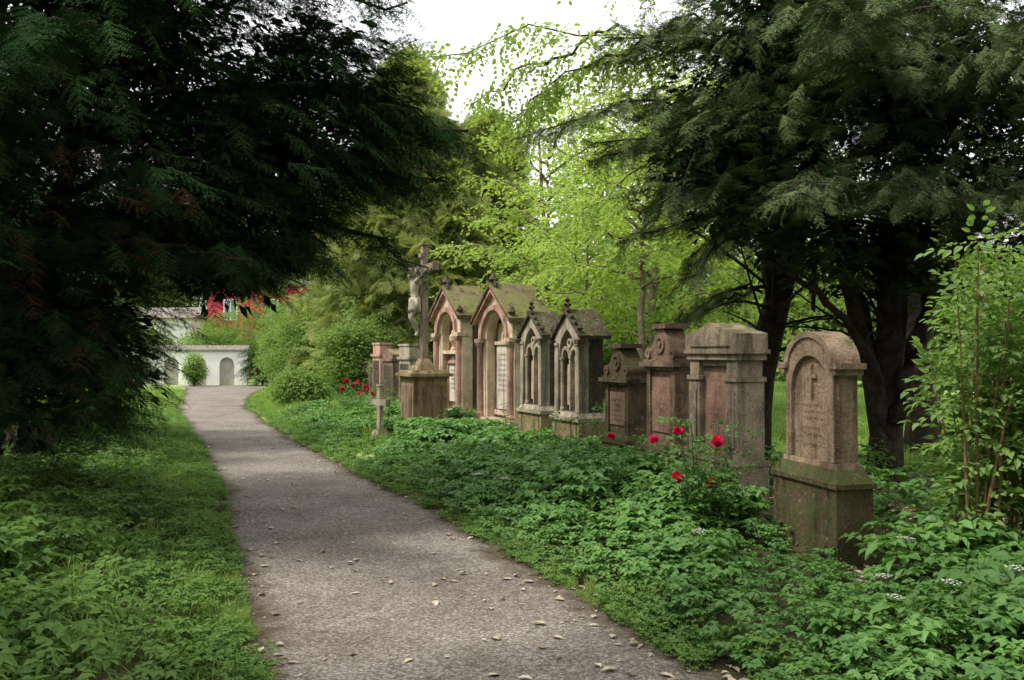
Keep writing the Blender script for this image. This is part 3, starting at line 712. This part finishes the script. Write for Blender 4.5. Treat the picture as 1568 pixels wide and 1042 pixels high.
# ------------------------------------------------------------------ niche wall & houses
white=plain_mat('white_render',(.84,.83,.80),(.72,.71,.67),1.5,.9,.05)
greyp=plain_mat('grey_panel',(.46,.44,.39),(.30,.28,.24),4,.9,.1)
tile=plain_mat('grey_tiles',(.16,.14,.12),(.25,.22,.19),7,.9,.3)
redr=plain_mat('red_render',(.50,.07,.08),(.40,.05,.06),1.2,.85,.04)
glass=plain_mat('window_glass',(.10,.13,.16),(.22,.26,.30),.8,.15,0)
W_=empty('cemetery_niche_wall',(-13.0,44.8,0),R(3))
b=MB(); xs=[];zb=[]
x=-14.0; xs.append(x); zb.append(-.1)
while x<-.8:
    a0=x+.62; a1=a0+.72; c=(a0+a1)/2
    xs+= [a0]; zb+=[-.1]
    for t in np.linspace(a0,a1,13): xs.append(t); zb.append(1.0+math.sqrt(max(0,.36**2-(t-c)**2)))
    xs.append(a1); zb.append(-.1); x=a1
xs.append(0.0); zb.append(-.1)
b.strip(xs,zb,[1.68]*len(xs),0,.18); b.cur=1; b.box(-14,.0-.02,.181,.35,-.1,1.66); b.obj('wall',[white,greyp],parent=W_)
b=MB(); b.box(-14.15,.12,-.12,.5,1.68,1.74); b.box(-14.14,.11,-.1,.48,1.74,1.95,0,.2); b.obj('tiled_coping',[tile],parent=W_)

def windows(b,wl,y,zs,w,h):
    for x_ in wl:
        for z in zs:
            b.cur=1; b.box(x_-w/2-.08,x_+w/2+.08,y-.06,y-.003,z-.08,z+h+.08); b.cur=2; b.box(x_-w/2,x_-.03,y-.07,y-.061,z,z+h); b.box(x_+.03,x_+w/2,y-.07,y-.061,z,z+h)
H=empty('red_house',(-21.0,63,0))
b=MB(); b.box(0,9.6,0,9,-.2,6.2); windows(b,(1.6,4.4,7.2),0,(1.0,3.9),.8,1.3); b.obj('walls_and_windows',[redr,white,glass],parent=H)
b=MB(); b.box(-.3,9.9,-.4,9.4,6.2,6.4); b.box(-.15,9.75,-.2,9.2,6.4,6.52); b.obj('flat_roof',[tile],parent=H)
H=empty('white_house',(-33,61,0))
b=MB(); b.box(0,11.6,0,8,-.2,4.0); windows(b,(1.5,4,6.5,9),0,(1.3,),.9,1.3); b.obj('walls_and_windows',[white,greyp,glass],parent=H)
b=MB(); b.add([(-.3,-.5,3.9),(11.9,-.5,3.9),(11.9,8.5,3.9),(-.3,8.5,3.9),(-.3,4,4.8),(11.9,4,4.8)],[(0,1,5,4),(2,3,4,5),(0,4,3),(1,2,5),(3,2,1,0)]); b.obj('gable_roof',[tile],parent=H)

# ------------------------------------------------------------------ yew trees
def trunk(b,P,r0,r1,n=12,seg=14,wob=.12):
    Q=resample(P,seg); Q[1:-1]+=rng.normal(size=(seg-2,3))*.025
    rr=np.linspace(r0,r1,seg); rr[0]*=1.35; rr[1]*=1.12; b.tube(Q,rr,n,wob)
E=empty('yew_tree'); w=MB(); s=Scatter(); br=Scatter(); co=Scatter()
trunk(w,[(-5.9,9.6,-.1),(-5.8,9.6,1.5),(-5.9,9.6,4),(-5.6,9.5,8)],.32,.1)
trunk(w,[(-5.8,9.6,.3),(-4.9,9.3,2.4),(-4.2,9.1,4)],.14,.07)
for P,sp_,r in [
 ([(-4.6,9,3.6),(-3,9,4.2),(-1.8,9,4.2),(-.45,9,3.75)],.85,.07),
 ([(-4.6,9,4.2),(-2.6,8.5,5.0),(-1.7,8.5,5.05),(-.95,8.5,4.8)],.5,.05),
 ([(-4.6,9.5,3),(-3.2,9.4,3.1),(-2.1,9.3,2.95),(-1.25,9.2,2.75)],.6,.06),
 ([(-4.6,9.3,3.2),(-3,9.5,3.8),(-1.6,9.6,3.7),(-.7,9.6,3.4)],.8,.05),
 ([(-4.5,8.6,2.6),(-3.3,8.2,2.6),(-2.3,8,2.4)],.5,.05),
 ([(-4.5,9.2,2.7),(-3.3,9.2,2.75),(-1.9,9,2.55)],.5,.05),
 ([(-4.5,9.4,2.9),(-3.2,9.3,2.9),(-2.2,9.1,2.65)],.6,.05),
 ([(-4.8,9,2.2),(-3.9,8.5,1.9),(-3.35,8.2,1.3)],.45,.04),
 ([(-4.8,9,1.8),(-4.1,8.7,1.5),(-3.65,8.4,.95)],.45,.04),
 ([(-4.8,9,5.5),(-3,8,6.2),(-1.5,7.5,6.0),(0,7,5.8)],1.0,.07),
 ([(-4.8,8.6,3.5),(-4,7,4.0),(-2.9,5.8,3.7)],.8,.06),
 ([(-4.8,8.6,2.6),(-4.4,7,2.8),(-3.9,6.2,2.4)],.6,.05)]:
    bough(w,s,P,sp_,r)
    bough(w,s,np.array(P)+rng.normal(size=(len(P),3))*.2,sp_,r*.7)
ax=(-5.6,9.5)
for c,r,n,kc in [((-5.2,9.2,4.4),(2,2,2.6),900,150),((-3.5,8.7,4.5),(1.3,1.4,1.9),900,100),((-2.4,9.1,3.7),(1.05,1.1,.95),520,50),((-2.9,9.0,3.05),(1.1,.7,.42),380,26),((-2.8,9.0,2.52),(.8,.5,.26),300,10),((-1.55,9.1,3.75),(.75,.8,.5),330,14),((-1.9,9,4.5),(.75,.8,.4),200,8),((-4.6,9.0,1.9),(1.15,1.1,1.5),800,90),((-5.2,7,3.6),(1.2,1.3,2.2),450,60),((-4.6,9,7.2),(2.6,2.6,2),400,120),((-3.6,8.6,6.3),(1.4,1.6,1.0),200,40)]:
    blob(s,c,r,n,ax,shell=.25,gap=.5,gs=1.4,core=co,kc=kc)
blob(br,(-4.2,8.4,3.6),(1.5,1,2.2),200,ax,shell=.25)
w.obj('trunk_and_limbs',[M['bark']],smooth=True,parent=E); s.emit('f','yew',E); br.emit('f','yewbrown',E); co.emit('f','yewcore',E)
E=empty('yew_tree'); w=MB(); s=Scatter(); co=Scatter()
trunk(w,[(-8.6,15.5,-.1),(-8.5,15.4,3),(-8.6,15.5,6)],.3,.1); ax=(-8.6,15.5)
for c,r,n,kc in [((-8.7,15.3,2.0),(2.1,2.1,2.1),800,150),((-8.6,15.5,4.0),(2.7,2.6,2.0),700,160),((-6.8,15.5,3.8),(1.4,1.5,1.0),250,30),((-7.5,12.6,2.2),(1.4,1.4,2.4),500,70)]:
    blob(s,c,r,n,ax,shell=.22,gap=.5,scl=(1.2,1.9),core=co,kc=kc)
bough(w,s,[(-8.4,15.4,3),(-7,15.2,3.7),(-5.4,15,3.5)],.8,.06)
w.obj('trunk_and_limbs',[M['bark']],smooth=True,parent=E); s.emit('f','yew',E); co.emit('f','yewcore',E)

# right yew (two trunks)
E=empty('yew_tree'); w=MB(); s=Scatter(); co=Scatter()
trunk(w,[(2.95,11.6,-.1),(3.02,11.5,1.0),(3.3,11.3,2.3),(3.75,11.2,4),(3.9,11,6)],.20,.10)
trunk(w,[(3.1,11.5,1.4),(3.25,11.3,2.4),(2.9,10.9,3.4),(2.6,10.5,4.6)],.10,.05)
trunk(w,[(4.42,10.8,-.1),(4.38,10.8,1.2),(4.45,10.8,2.2),(4.7,10.7,4.5)],.20,.08)
trunk(w,[(4.33,10.75,.2),(4.15,10.7,1.6),(3.85,10.6,2.6),(3.5,10.5,4)],.12,.05)
trunk(w,[(4.40,10.7,.6),(4.1,10.5,1.7),(3.5,10.3,2.25),(2.7,10.1,2.7)],.06,.025)
trunk(w,[(4.45,10.7,.8),(4.75,10.5,2.0),(5.3,10.3,3.2)],.10,.04)
trunk(w,[(4.45,10.8,1.0),(4.6,10.7,2.4),(4.35,10.6,3.8)],.08,.03)
trunk(w,[(4.4,10.8,1.3),(4.1,11.0,2.5),(4.0,11,3.9)],.07,.03)
trunk(w,[(4.5,10.8,1.1),(4.95,10.9,2.1),(5.0,11,3.7)],.07,.03)
for i in range(34):
    a=U(0,6.28); z=U(1.5,2.8); base=(4.4,10.8) if i%3 else (3.2,11.3); L=U(.6,1.8)
    p=np.array((base[0],base[1],z)); d=np.array((math.cos(a),math.sin(a)*.7,U(-.1,.8)))
    w.tube(resample([p,p+d*L*.5+(0,0,.1),p+d*L+rng.normal(size=3)*.15],6),np.linspace(.025,.006,6),5)
for P,sp_,r in [
 ([(3.5,11,3.2),(2.4,10,3.9),(1.7,9.7,3.95),(.95,9.5,3.6)],.85,.05),
 ([(3.7,11,4.2),(2.2,9.9,5.0),(1.6,9.7,5.0),(1.0,9.5,4.7)],.75,.05),
 ([(3.4,11,2.8),(2.5,10,2.95),(1.8,9.6,2.35)],.6,.045),
 ([(3.4,11,3.0),(2.3,9.8,3.4),(1.5,9.3,3.1)],.7,.045),
 ([(3.6,10.5,3.2),(3.0,9.2,3.3),(2.6,8.2,3.0)],.8,.05),
 ([(4.4,10.5,3.2),(3.9,9.2,3.4),(3.5,8.2,3.1)],.8,.05),
 ([(4.8,10.5,3.2),(4.9,9.2,3.3),(4.8,8.2,2.9)],.8,.05),
 ([(4.4,10.5,4.2),(3.4,8.4,4.6),(2.6,7.0,4.3)],1.0,.06),
 ([(4.8,10.5,4.0),(4.6,8.2,4.4),(4.1,6.6,3.9)],1.0,.06),
 ([(4.8,10.5,3.8),(5.6,9.5,3.4),(5.8,8.6,2.8)],.9,.05),
 ([(3.2,11.3,2.4),(2.5,11.2,2.3),(1.9,11.2,1.9)],.5,.03),
 ([(4.5,10.5,2.4),(5.2,9.8,2.3),(5.6,9.4,2.0)],.5,.03)]:
    for q_ in range(3): bough(w,s,np.array(P)+rng.normal(size=(len(P),3))*.16*q_,sp_,r*(1-.25*q_),step=.14,sp=.13,droop=.15,scl=(.7,1.15))
ax=(3.8,11)
for c,r,n,g,kc in [((3.1,10.2,4.7),(1.6,1.5,1.8),1700,.5,110),((5.0,10.3,4.6),(1.6,1.7,1.8),1500,.5,110),((2.4,9.9,3.7),(1.1,1.0,.9),900,.5,45),((4.4,11,3.0),(1.7,1.1,.8),700,.7,40),((4.2,10.5,6.6),(2.6,2.4,1.5),400,.5,100),((6.6,10.5,3.4),(1.5,1.5,2.0),600,.5,70)]:
    blob(s,c,r,n,ax,shell=.25,gap=g,gs=1.5,core=co,kc=kc,down=-.1,rough=.9)
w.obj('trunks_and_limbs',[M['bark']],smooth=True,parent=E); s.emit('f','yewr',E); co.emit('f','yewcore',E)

# unseen yews around and behind the viewpoint, added to shade the foreground
for (x,y,h,rr) in [(-6.8,1.5,7.5,2.7),(6.0,1.2,8,2.5),(-4.5,-5,9,3.3),(3.0,-6,10,3.6)]:
    E=empty('yew_tree'); w=MB(); s=Scatter()
    trunk(w,[(x,y,-.1),(x+.1,y,2),(x,y+.1,h*.8)],.28,.08)
    blob(s,(x,y,h*.30),(rr*.8,rr*.8,h*.27),200,(x,y),shell=.35,scl=(1.2,2.0)); blob(s,(x,y,h*.62),(rr,rr,h*.34),340,(x,y),shell=.35,scl=(1.2,2.0))
    w.obj('trunk_and_limbs',[M['bark']],smooth=True,parent=E); s.emit('f','yewcore',E)
E=empty('yew_tree'); w=MB(); s=Scatter()  # overhead canopy above the frame, added for shade on the near path
trunk(w,[(-4.2,3.2,-.1),(-4.0,3.2,3),(-3.4,3.2,7.5)],.3,.12)
for P in [[(-3.8,3.2,5.0),(-1.5,3.6,6.4),(1.5,4,6.2)],[(-3.6,3.2,6),(-2,5,7),(.2,6.6,6.9)],[(-3.6,3.2,6),(-2,1,7),(.8,-.5,7)]]: bough(w,s,P,1.3,.09,scl=(.7,1.1),step=.42,sp=.45)
w.obj('trunk_and_limbs',[M['bark']],smooth=True,parent=E); s.emit('f','yewcore',E)

# ------------------------------------------------------------------ thuja conifers
def thuja(x,y,h,r,n,lean=0):
    E=empty('thuja_tree'); w=MB(); s=Scatter(); co=Scatter()
    trunk(w,[(x,y,-.1),(x+lean*.5,y,h*.5),(x+lean,y,h*.96)],.25,.03)
    for (c,n_,lo,hi,sc_) in ((s,n,.72,1.0,(.8,1.7)),(co,n//12,.2,.75,(1.0,1.8))):
        u=rng.uniform(0,1,n_)**.85; z=.3+u*(h-.3); a=rng.uniform(0,6.283,n_)
        prof=r*(1-u**1.8)**.75*np.clip(.55+u*4,0,1)*(1+.20*np.sin(a*3+z*1.7)+.15*np.sin(a*5-z*2.9)+.08*np.sin(z*6))
        k=rng.uniform(lo,hi,n_); px=x+lean*u+np.cos(a)*prof*k; py=y+np.sin(a)*prof*k
        D=np.stack([np.cos(a),np.sin(a),rng.uniform(-.5,.7,n_)],1)+rng.normal(size=(n_,3))*.35
        c.add_dir(np.stack([px,py,z],1),D,rng.uniform(sc_[0],sc_[1],n_),roll=1.2)
    w.obj('trunk',[M['bark_l']],smooth=True,parent=E); s.emit('f','thuja',E); co.emit('f','thujacore',E)
thuja(-3.2,28,10.6,2.3,4000); thuja(-1.0,30,9.2,2.2,3000,.2); thuja(-4.9,31,8.0,2.0,1700); thuja(-1.9,27,7.2,1.6,1800)

# ------------------------------------------------------------------ deciduous trees
def decid(name,x,y,h,r,kind,nb=16,zlo=.25,bark='bark_l',tr=.12,scl=(.9,1.5),step=.24,droop=.25):
    E=empty(name); w=MB(); s=Scatter()
    trunk(w,[(x,y,-.1),(x+U(-.1,.1),y,h*.4),(x+U(-.3,.3),y,h*.92)],tr,tr*.25)
    for i in range(nb):
        u=(i+.5)/nb; z=h*(zlo+(.93-zlo)*u); a=i*2.4+U(-.3,.3); L=r*(1-.65*u**1.6)*U(.75,1.15)
        p=np.array((x,y,z)); d=np.array((math.cos(a),math.sin(a),.15+.5*u))
        bough(w,s,[p,p+d*L*.5+(0,0,.1*L),p+d*L-(0,0,.04*L)],L*.38,tr*.32,step=step,sp=.28,droop=droop,scl=scl,t0=.2)
    w.obj('trunk_and_limbs',[M[bark]],smooth=True,parent=E); s.emit('f',kind,E)
decid('maple_tree',3.0,19,7.5,3.5,'maplefar',30,.2)
decid('maple_tree',.9,22.5,7.4,2.9,'maplefar',26,.22)
decid('maple_tree',5.2,20.5,8.5,3.2,'maplefar',22,.28)
decid('maple_tree',1.4,17.4,4.6,1.5,'maplefar',14,.42,tr=.05)
decid('maple_tree',2.15,15.2,5.4,1.7,'maplefar',15,.48,tr=.085)
decid('maple_tree',2.6,27,9.5,3.6,'maplefar',24,.15,step=.3,scl=(1.3,2.0))
decid('lime_tree',9.5,26,10,3.6,'decid',20,.32,step=.3)
decid('lime_tree',16,30,11,4.4,'decid',18,.25,step=.3)
decid('lime_tree',5,32,11,4.2,'decid',22,.12,step=.3,scl=(1.3,2))
decid('lime_tree',-13.6,50,8.0,2.4,'decid',20,.12,step=.3,scl=(1.3,2))
E=empty('maple_tree'); w=MB(); s=Scatter()
trunk(w,[(5.9,13.2,-.1),(5.8,13.1,3),(5.4,12.8,6),(5,12.5,9)],.22,.08)
for P,sp_ in [([(5.5,12.9,4.6),(3.6,11.4,5.5),(2.2,10.6,5.15),(1.0,10.2,5.35),(.1,9.9,5.0),(-.95,9.8,4.85)],.75),([(2.9,11.0,5.35),(1.8,10.7,5.15),(.8,10.4,4.9),(.1,10.4,4.3)],.7),([(2.2,10.6,5.2),(.9,10.8,5.0),(-.1,10.8,4.35)],.65),([(1.2,10.25,5.3),(.2,10.5,4.9),(-.5,10.6,4.4)],.6),([(5.4,12.8,5.6),(3.6,12,6.6),(1.2,11.4,6.6)],1.1),([(3.6,11.4,5.42),(2.4,11.5,4.8),(1.1,11.6,4.0)],.7),([(4.5,12.1,5.0),(3.0,12.2,4.8),(1.9,12.4,4.2),(.9,12.6,3.5)],.7)]:
    bough(w,s,P,sp_,.022,step=.12,sp=.2,t0=.25,droop=.5,scl=(.6,1.0),taper=.3,wobble=.05,twigr=.004)
w.obj('trunk_and_limbs',[M['bark']],smooth=True,parent=E); s.emit('f','maple',E)

def shrub(name,x,y,h,r,n,kind='bush',scl=(.8,1.3)):
    E=empty(name); w=MB(); s=Scatter()
    for k in range(7):
        a=U(0,6.28); w.tube(resample([(x,y,-.05),(x+math.cos(a)*r*.3,y+math.sin(a)*r*.3,h*.45),(x+math.cos(a)*r*.6,y+math.sin(a)*r*.6,h*.8)],5),np.linspace(.03,.008,5),5)
    for k in range(5):
        a=k*1.257+U(-.3,.3); blob(s,(x+math.cos(a)*r*.45,y+math.sin(a)*r*.45,h*U(.35,.62)),(r*.6,r*.6,h*.36),n//5,(x,y),scl=scl,shell=.4)
    blob(s,(x,y,h*.6),(r*.7,r*.7,h*.4),n//5,(x,y),scl=scl)
    w.obj('stems',[M['bark']],parent=E); s.emit('f',kind,E)
shrub('hazel_shrub',-6.3,31,3.9,2.0,700); shrub('hazel_shrub',-8.0,36,3.8,2.0,600); shrub('hazel_shrub',-4.3,26,2.8,1.3,350)
shrub('hazel_shrub',-9.9,41,3.4,1.5,450); shrub('ivy_shrub',-12.0,44.0,2.3,.8,300,'yew',(1.2,1.8)); shrub('dark_shrub',-15.0,43.2,1.6,.5,90)
shrub('hazel_shrub',-16,47.5,3.2,1.6,350); shrub('hazel_shrub',-12.5,49,4.2,2.4,400); shrub('hazel_shrub',-19.5,49,3.0,1.8,300); shrub('hazel_shrub',-5.6,24.5,1.1,.8,160)
shrub('hazel_shrub',3,25,2.6,1.8,350); shrub('hazel_shrub',-17.4,55,4.2,1.6,300); shrub('hazel_shrub',-13,54,5.4,1.8,350); shrub('hazel_shrub',-23,54,5.4,2.0,300)

s=Scatter()
for i in range(64):
    x=-45+i*1.75+U(-1,1); y=U(50,66)+ (24 if x<-9 else 0); h=U(7,10.5)+(7 if x<-9 else 0)
    if -6<x<8: h=min(h,9.5)
    blob(s,(x,y,h*.5),(2.6,2.6,h*.5),75 if x>-9 else 120,(x,y),shell=.5,scl=(1.2,2.2))
for i in range(16):
    x=12+i*1.7; blob(s,(x,41+U(-2,3),U(2,4)),(2,2,U(2.5,4)),80,shell=.5,scl=(1,1.7))
for i in range(26):
    y=-6+i*2.6; blob(s,(-16-U(0,3)-y*.32,y,2.8),(2.3,2.3,3.0),60,shell=.5,scl=(1.2,2))
s.emit('distant_trees','far')

# ------------------------------------------------------------------ ground vegetation
def gp(n,x0,x1,y0,y1,near=False):
    if near:
        u=rng.uniform(0,1,n); return rng.uniform(x0,x1,n), y0*(y1/y0)**u
    return rng.uniform(x0,x1,n),rng.uniform(y0,y1,n)
def row_x(y): return np.interp(y,[3,6.7,8.4,10.7,13.7,17.6,25,40],[3.2,2.2,2.0,1.3,.35,-1.1,-4,-11])
x,y=gp(14000,-6,5.5,2.2,22)
dr=x-Rx(y); behind=x-row_x(y); pt=patch(x,y,1.1)
low=((y>4.9)&(y<7.7)&(np.abs(x-1.98)<.62))|((y>13.2)&(y<15.7)&(x>-2.75)&(x<-1.75))
keep=(dr>.06)&(behind<.15)&(rng.uniform(0,1,len(x))<np.clip(1.05-(y-6)*.04,.4,1)*.8)
keep|=(behind>.1)&(y<6.3)&(x<4.5)&(rng.uniform(0,1,len(x))<.7)
keep|=(behind>.1)&(y>=6.3)&(behind<3)&(rng.uniform(0,1,len(x))<.12)
kinds=rng.uniform(0,1,len(x))+(pt-.5)*.9+np.clip((y-7)*.03,-.1,.25)
se=Scatter();sf=Scatter();sn=Scatter();sw=Scatter()
for a,c,d,k,pp,fa in zip(x[keep],y[keep],dr[keep],kinds[keep],pt[keep],low[keep]):
    big=patch(a,c,1.9,5)
    sc=min(1.0+.7*(big-.5),.34+d*.62)*U(.7,1.2)
    if fa: sc*=.45
    if c<5.2: sc=min(sc,.9)
    tgt=(se if c<9 else sf) if k<.9 else (sn if k<1.1 else sw)
    if (fa and tgt is sn): tgt=sw
    tgt.add((a,c,float(gh(a,c))-.01),(U(-.2,.2),U(-.2,.2),U(0,6.28)),sc)
top=se.emit('ground_elder_plants','elder'); sf.emit('f','elderfar',top); sn.emit('nettle_plants','nettle')
x,y=gp(13000,-12,-.5,2.2,24); dl=Lx(y)-x
keep=(dl>.05)&(dl<5)&(rng.uniform(0,1,len(x))<np.clip(1-(y-5)*.035,.3,1)*.75); pt=patch(x,y,1.2,2)
for a,c,d,pp in zip(x[keep],y[keep],dl[keep],pt[keep]):
    if pp>.62 and U(0,1)<.55: continue
    if pp<.25 and U(0,1)<.4: continue
    sw.add((a,c,float(gh(a,c))-.01),(U(-.2,.2),U(-.2,.2),U(0,6.28)),min(1.25,.4+d*.5)*U(.5,1.5))
for side in (0,1):
    n_=1700; _,y=gp(n_,0,1,2.3,32,True); off=np.abs(rng.normal(size=n_))*.22-.10
    x=Lx(y)-off if side==0 else Rx(y)+off
    for a,c,o_ in zip(x,y,off):
        if patch(a*2.3,c*2.3,1,1)>.42: sw.add((a,c,0),(U(-.2,.2),U(-.2,.2),U(0,6.28)),(.28+max(o_,0)*.9)*U(.5,1.4))
sw.emit('verge_plants','weed')
s=Scatter()
x,y=gp(46000,-14,12,2.2,40); dl=Lx(y)-x; dr=x-Rx(y); behind=x-row_x(y); pt=patch(x,y,2.1,3)
u=rng.uniform(0,1,len(x))/np.clip(.35+1.3*pt,.2,1.6)
keep=((dl>0)&(dl<1.1)&(u<.42))|((dr>0)&(dr<.5)&(u<.12))|((dr>0)&(behind<0)&(y>8)&(u<.22))|((dl>1.1)&(u<.2))|((behind>1.2)&(y>11)&(u<.6))|((dr>0)&(y>15)&(u<.5))|((dl>0)&(y>20)&(u<.5))
for a,c,d1,d2 in zip(x[keep],y[keep],dl[keep],dr[keep]):
    d=max(d1,d2); sc=(.35+min(d,1.0)*.7)*U(.6,1.4)*(1.5 if c>15 else 1)
    s.add((a,c,float(gh(a,c))-.01),(U(-.15,.15),U(-.15,.15),U(0,6.28)),sc)
for side in (0,1):
    n_=3800 if side==0 else 1800; _,y=gp(n_,0,1,2.3,40,True); off=np.abs(rng.normal(size=n_))*.18-.08
    x=Lx(y)-off if side==0 else Rx(y)+off
    for a,c,o_ in zip(x,y,off): 
        if patch(a*3,c*3)>.5: s.add((a,c,0),(U(-.25,.25),U(-.25,.25),U(0,6.28)),(.25+max(o_,0)*1.3)*U(.5,1.5))
s.emit('grass','grass')
s=Scatter()
x,y=gp(17000,-6,3.5,2.5,22,True); c_=np.abs((x-Lx(y))/(Rx(y)-Lx(y))-.5)*2
keep=(c_<1.25)&(rng.uniform(0,1,len(x))<(.10+.75*np.clip(c_,0,1)**5+.14*(x>-.2)))
for a,c in zip(x[keep],y[keep]): s.add((a,c,.010),(U(-.12,.12),U(-.12,.12),U(0,6.28)),U(.2,.6) if U(0,1)<.6 else U(.8,1.5))
x,y=gp(2500,2.2,6,6,13)
for a,c in zip(x,y): s.add((a,c,float(gh(a,c))+.008),(U(-.4,.4),U(-.4,.4),U(0,6.28)),U(.7,1.4))
s.emit('fallen_leaves','litter')
s=Scatter()
for a,c in [(2.05,5.0),(2.25,4.75),(2.7,4.9),(1.25,6.0),(2.4,5.6),(-.3,8.4),(3.0,5.1),(2.6,4.3),(-.1,8.6),(2.75,4.5),(1.9,4.6)]: s.add((a,c,.06),(U(-.1,.1),U(-.1,.1),0),U(.9,1.2))
s.emit('white_wildflowers','umbel')

def rosebush(base,flowers,hmax,nst=12,nl=130,kind='rose',fs=1.0,spread=.4):
    E=empty('rose_bush'); w=MB(); s=Scatter(); fl=Scatter(); bx,by=base
    tips=[np.array(f) for f in flowers]+[np.array((bx+U(-spread,spread),by+U(-spread,spread),hmax*U(.5,1))) for _ in range(nst)]
    for t in tips:
        p0=np.array((bx+U(-.08,.08),by+U(-.08,.08),0)); Q=resample([p0,(p0*.5+t*.5)+(U(-.05,.05),U(-.05,.05),.12*t[2]),t],8)
        w.tube(Q,np.linspace(.006,.0025,8),4)
        for k in range(nl//len(tips)):
            q=Q[int(U(2,7.99))]; d=rng.normal(size=3); d[2]*=.4; s.add_dir(q,d,U(.6,1.1))
    for f in flowers: fl.add(tuple(f),(U(-.7,.7)+.5,U(-.6,.6),U(0,6.28)),U(.8,1.15)*fs)
    w.obj('stems',[M['gstem']],parent=E); s.emit('f','rose_leaf',E); fl.emit('f',kind,E)
rosebush((1.60,7.5),[(1.36,7.5,.94),(1.67,7.45,.87),(1.62,7.4,.54),(1.33,7.4,.58),(1.2,7.7,.86)],1.1,18,260,fs=1.15)
rosebush((.9,8.6),[(.93,8.6,.8)],.95,9,110)
rosebush((.75,11.2),[],.95,9,100)
rosebush((-3.6,20.6),[(-3.55,20.4,.85),(-3.45,20.5,.92),(-3.3,20.6,.80),(-3.8,20.5,.78),(-3.35,20.3,.68),(-3.7,20.4,.95)],1.0,18,320,fs=1.5,spread=.7)
rosebush((-3.0,19.2),[(-2.9,19.0,.75)],.9,16,260,fs=1.4,spread=.6)
def tall_shrub(bx0,by0,n,nl,hh):
    E=empty('tall_rose_shrub'); w=MB(); s=Scatter(); fl=Scatter()
    for i in range(n):
        bx,by=bx0+U(-.22,.5),by0+U(-.3,.3); a=U(0,6.28); h=U(*hh); r=U(.1,.62)
        t=np.array((bx+.12+math.cos(a)*r,by+math.sin(a)*r,h)); Q=resample([(bx,by,0),((bx*1.3+t[0]*.7)/2,(by*1.3+t[1]*.7)/2,h*.55),t],10)
        w.tube(Q,np.linspace(.014,.003,10),6)
        for k in range(nl):
            j=U(4.2,9.5) if k%6 else U(2,4); q=Q[int(j)]*(1-j%1)+Q[min(9,int(j)+1)]*(j%1); d=rng.normal(size=3); d[2]*=.5; s.add_dir(q,d,U(.75,1.25))
        if i%6==0: fl.add(tuple(t*.3+Q[7]*.7),(.9,U(-.5,.5),U(0,6)),1.1)
    w.obj('stems',[M['stem']],parent=E); s.emit('f','shrub',E); fl.emit('f','rosep',E)
tall_shrub(3.30,6.4,32,25,(1.4,2.4)); tall_shrub(5.6,9.0,14,18,(1.2,2.2))

# ------------------------------------------------------------------ world, sun, camera
el=R(56); sv=Vector((-.93*math.cos(el),-.34*math.cos(el),math.sin(el))).normalized()
wd=bpy.data.worlds.new('World'); scene.world=wd; wd.use_nodes=True; nt=wd.node_tree
bg=nt.nodes['Background']; sky=nt.nodes.new('ShaderNodeTexSky'); sky.sky_type='NISHITA'; sky.sun_disc=False
sky.sun_elevation=el; sky.sun_rotation=math.atan2(sv.x,sv.y); sky.dust_density=4; sky.air_density=1.2
c=mix(nt,.78,sky.outputs[0],(13.8,13.7,13.5)); nt.links.new(c,bg.inputs[0]); bg.inputs[1].default_value=.15
sd=bpy.data.lights.new('sun','SUN'); sd.energy=4.3; sd.angle=R(7); sd.color=(1,.95,.86)
so=bpy.data.objects.new('sun',sd); root_col.objects.link(so); so.rotation_euler=sv.to_track_quat('Z','Y').to_euler(); so.location=(-20,-10,25)
scene.view_settings.view_transform='Standard'; scene.view_settings.look='None'; scene.view_settings.exposure=0
cd_=bpy.data.cameras.new('camera'); cd_.lens=32.14; cd_.sensor_width=36; cd_.clip_end=2000; cd_.clip_start=.05
co_=bpy.data.objects.new('camera',cd_); root_col.objects.link(co_); co_.location=(0,0,1.6); co_.rotation_euler=(R(90.78),0,0)
scene.camera=co_
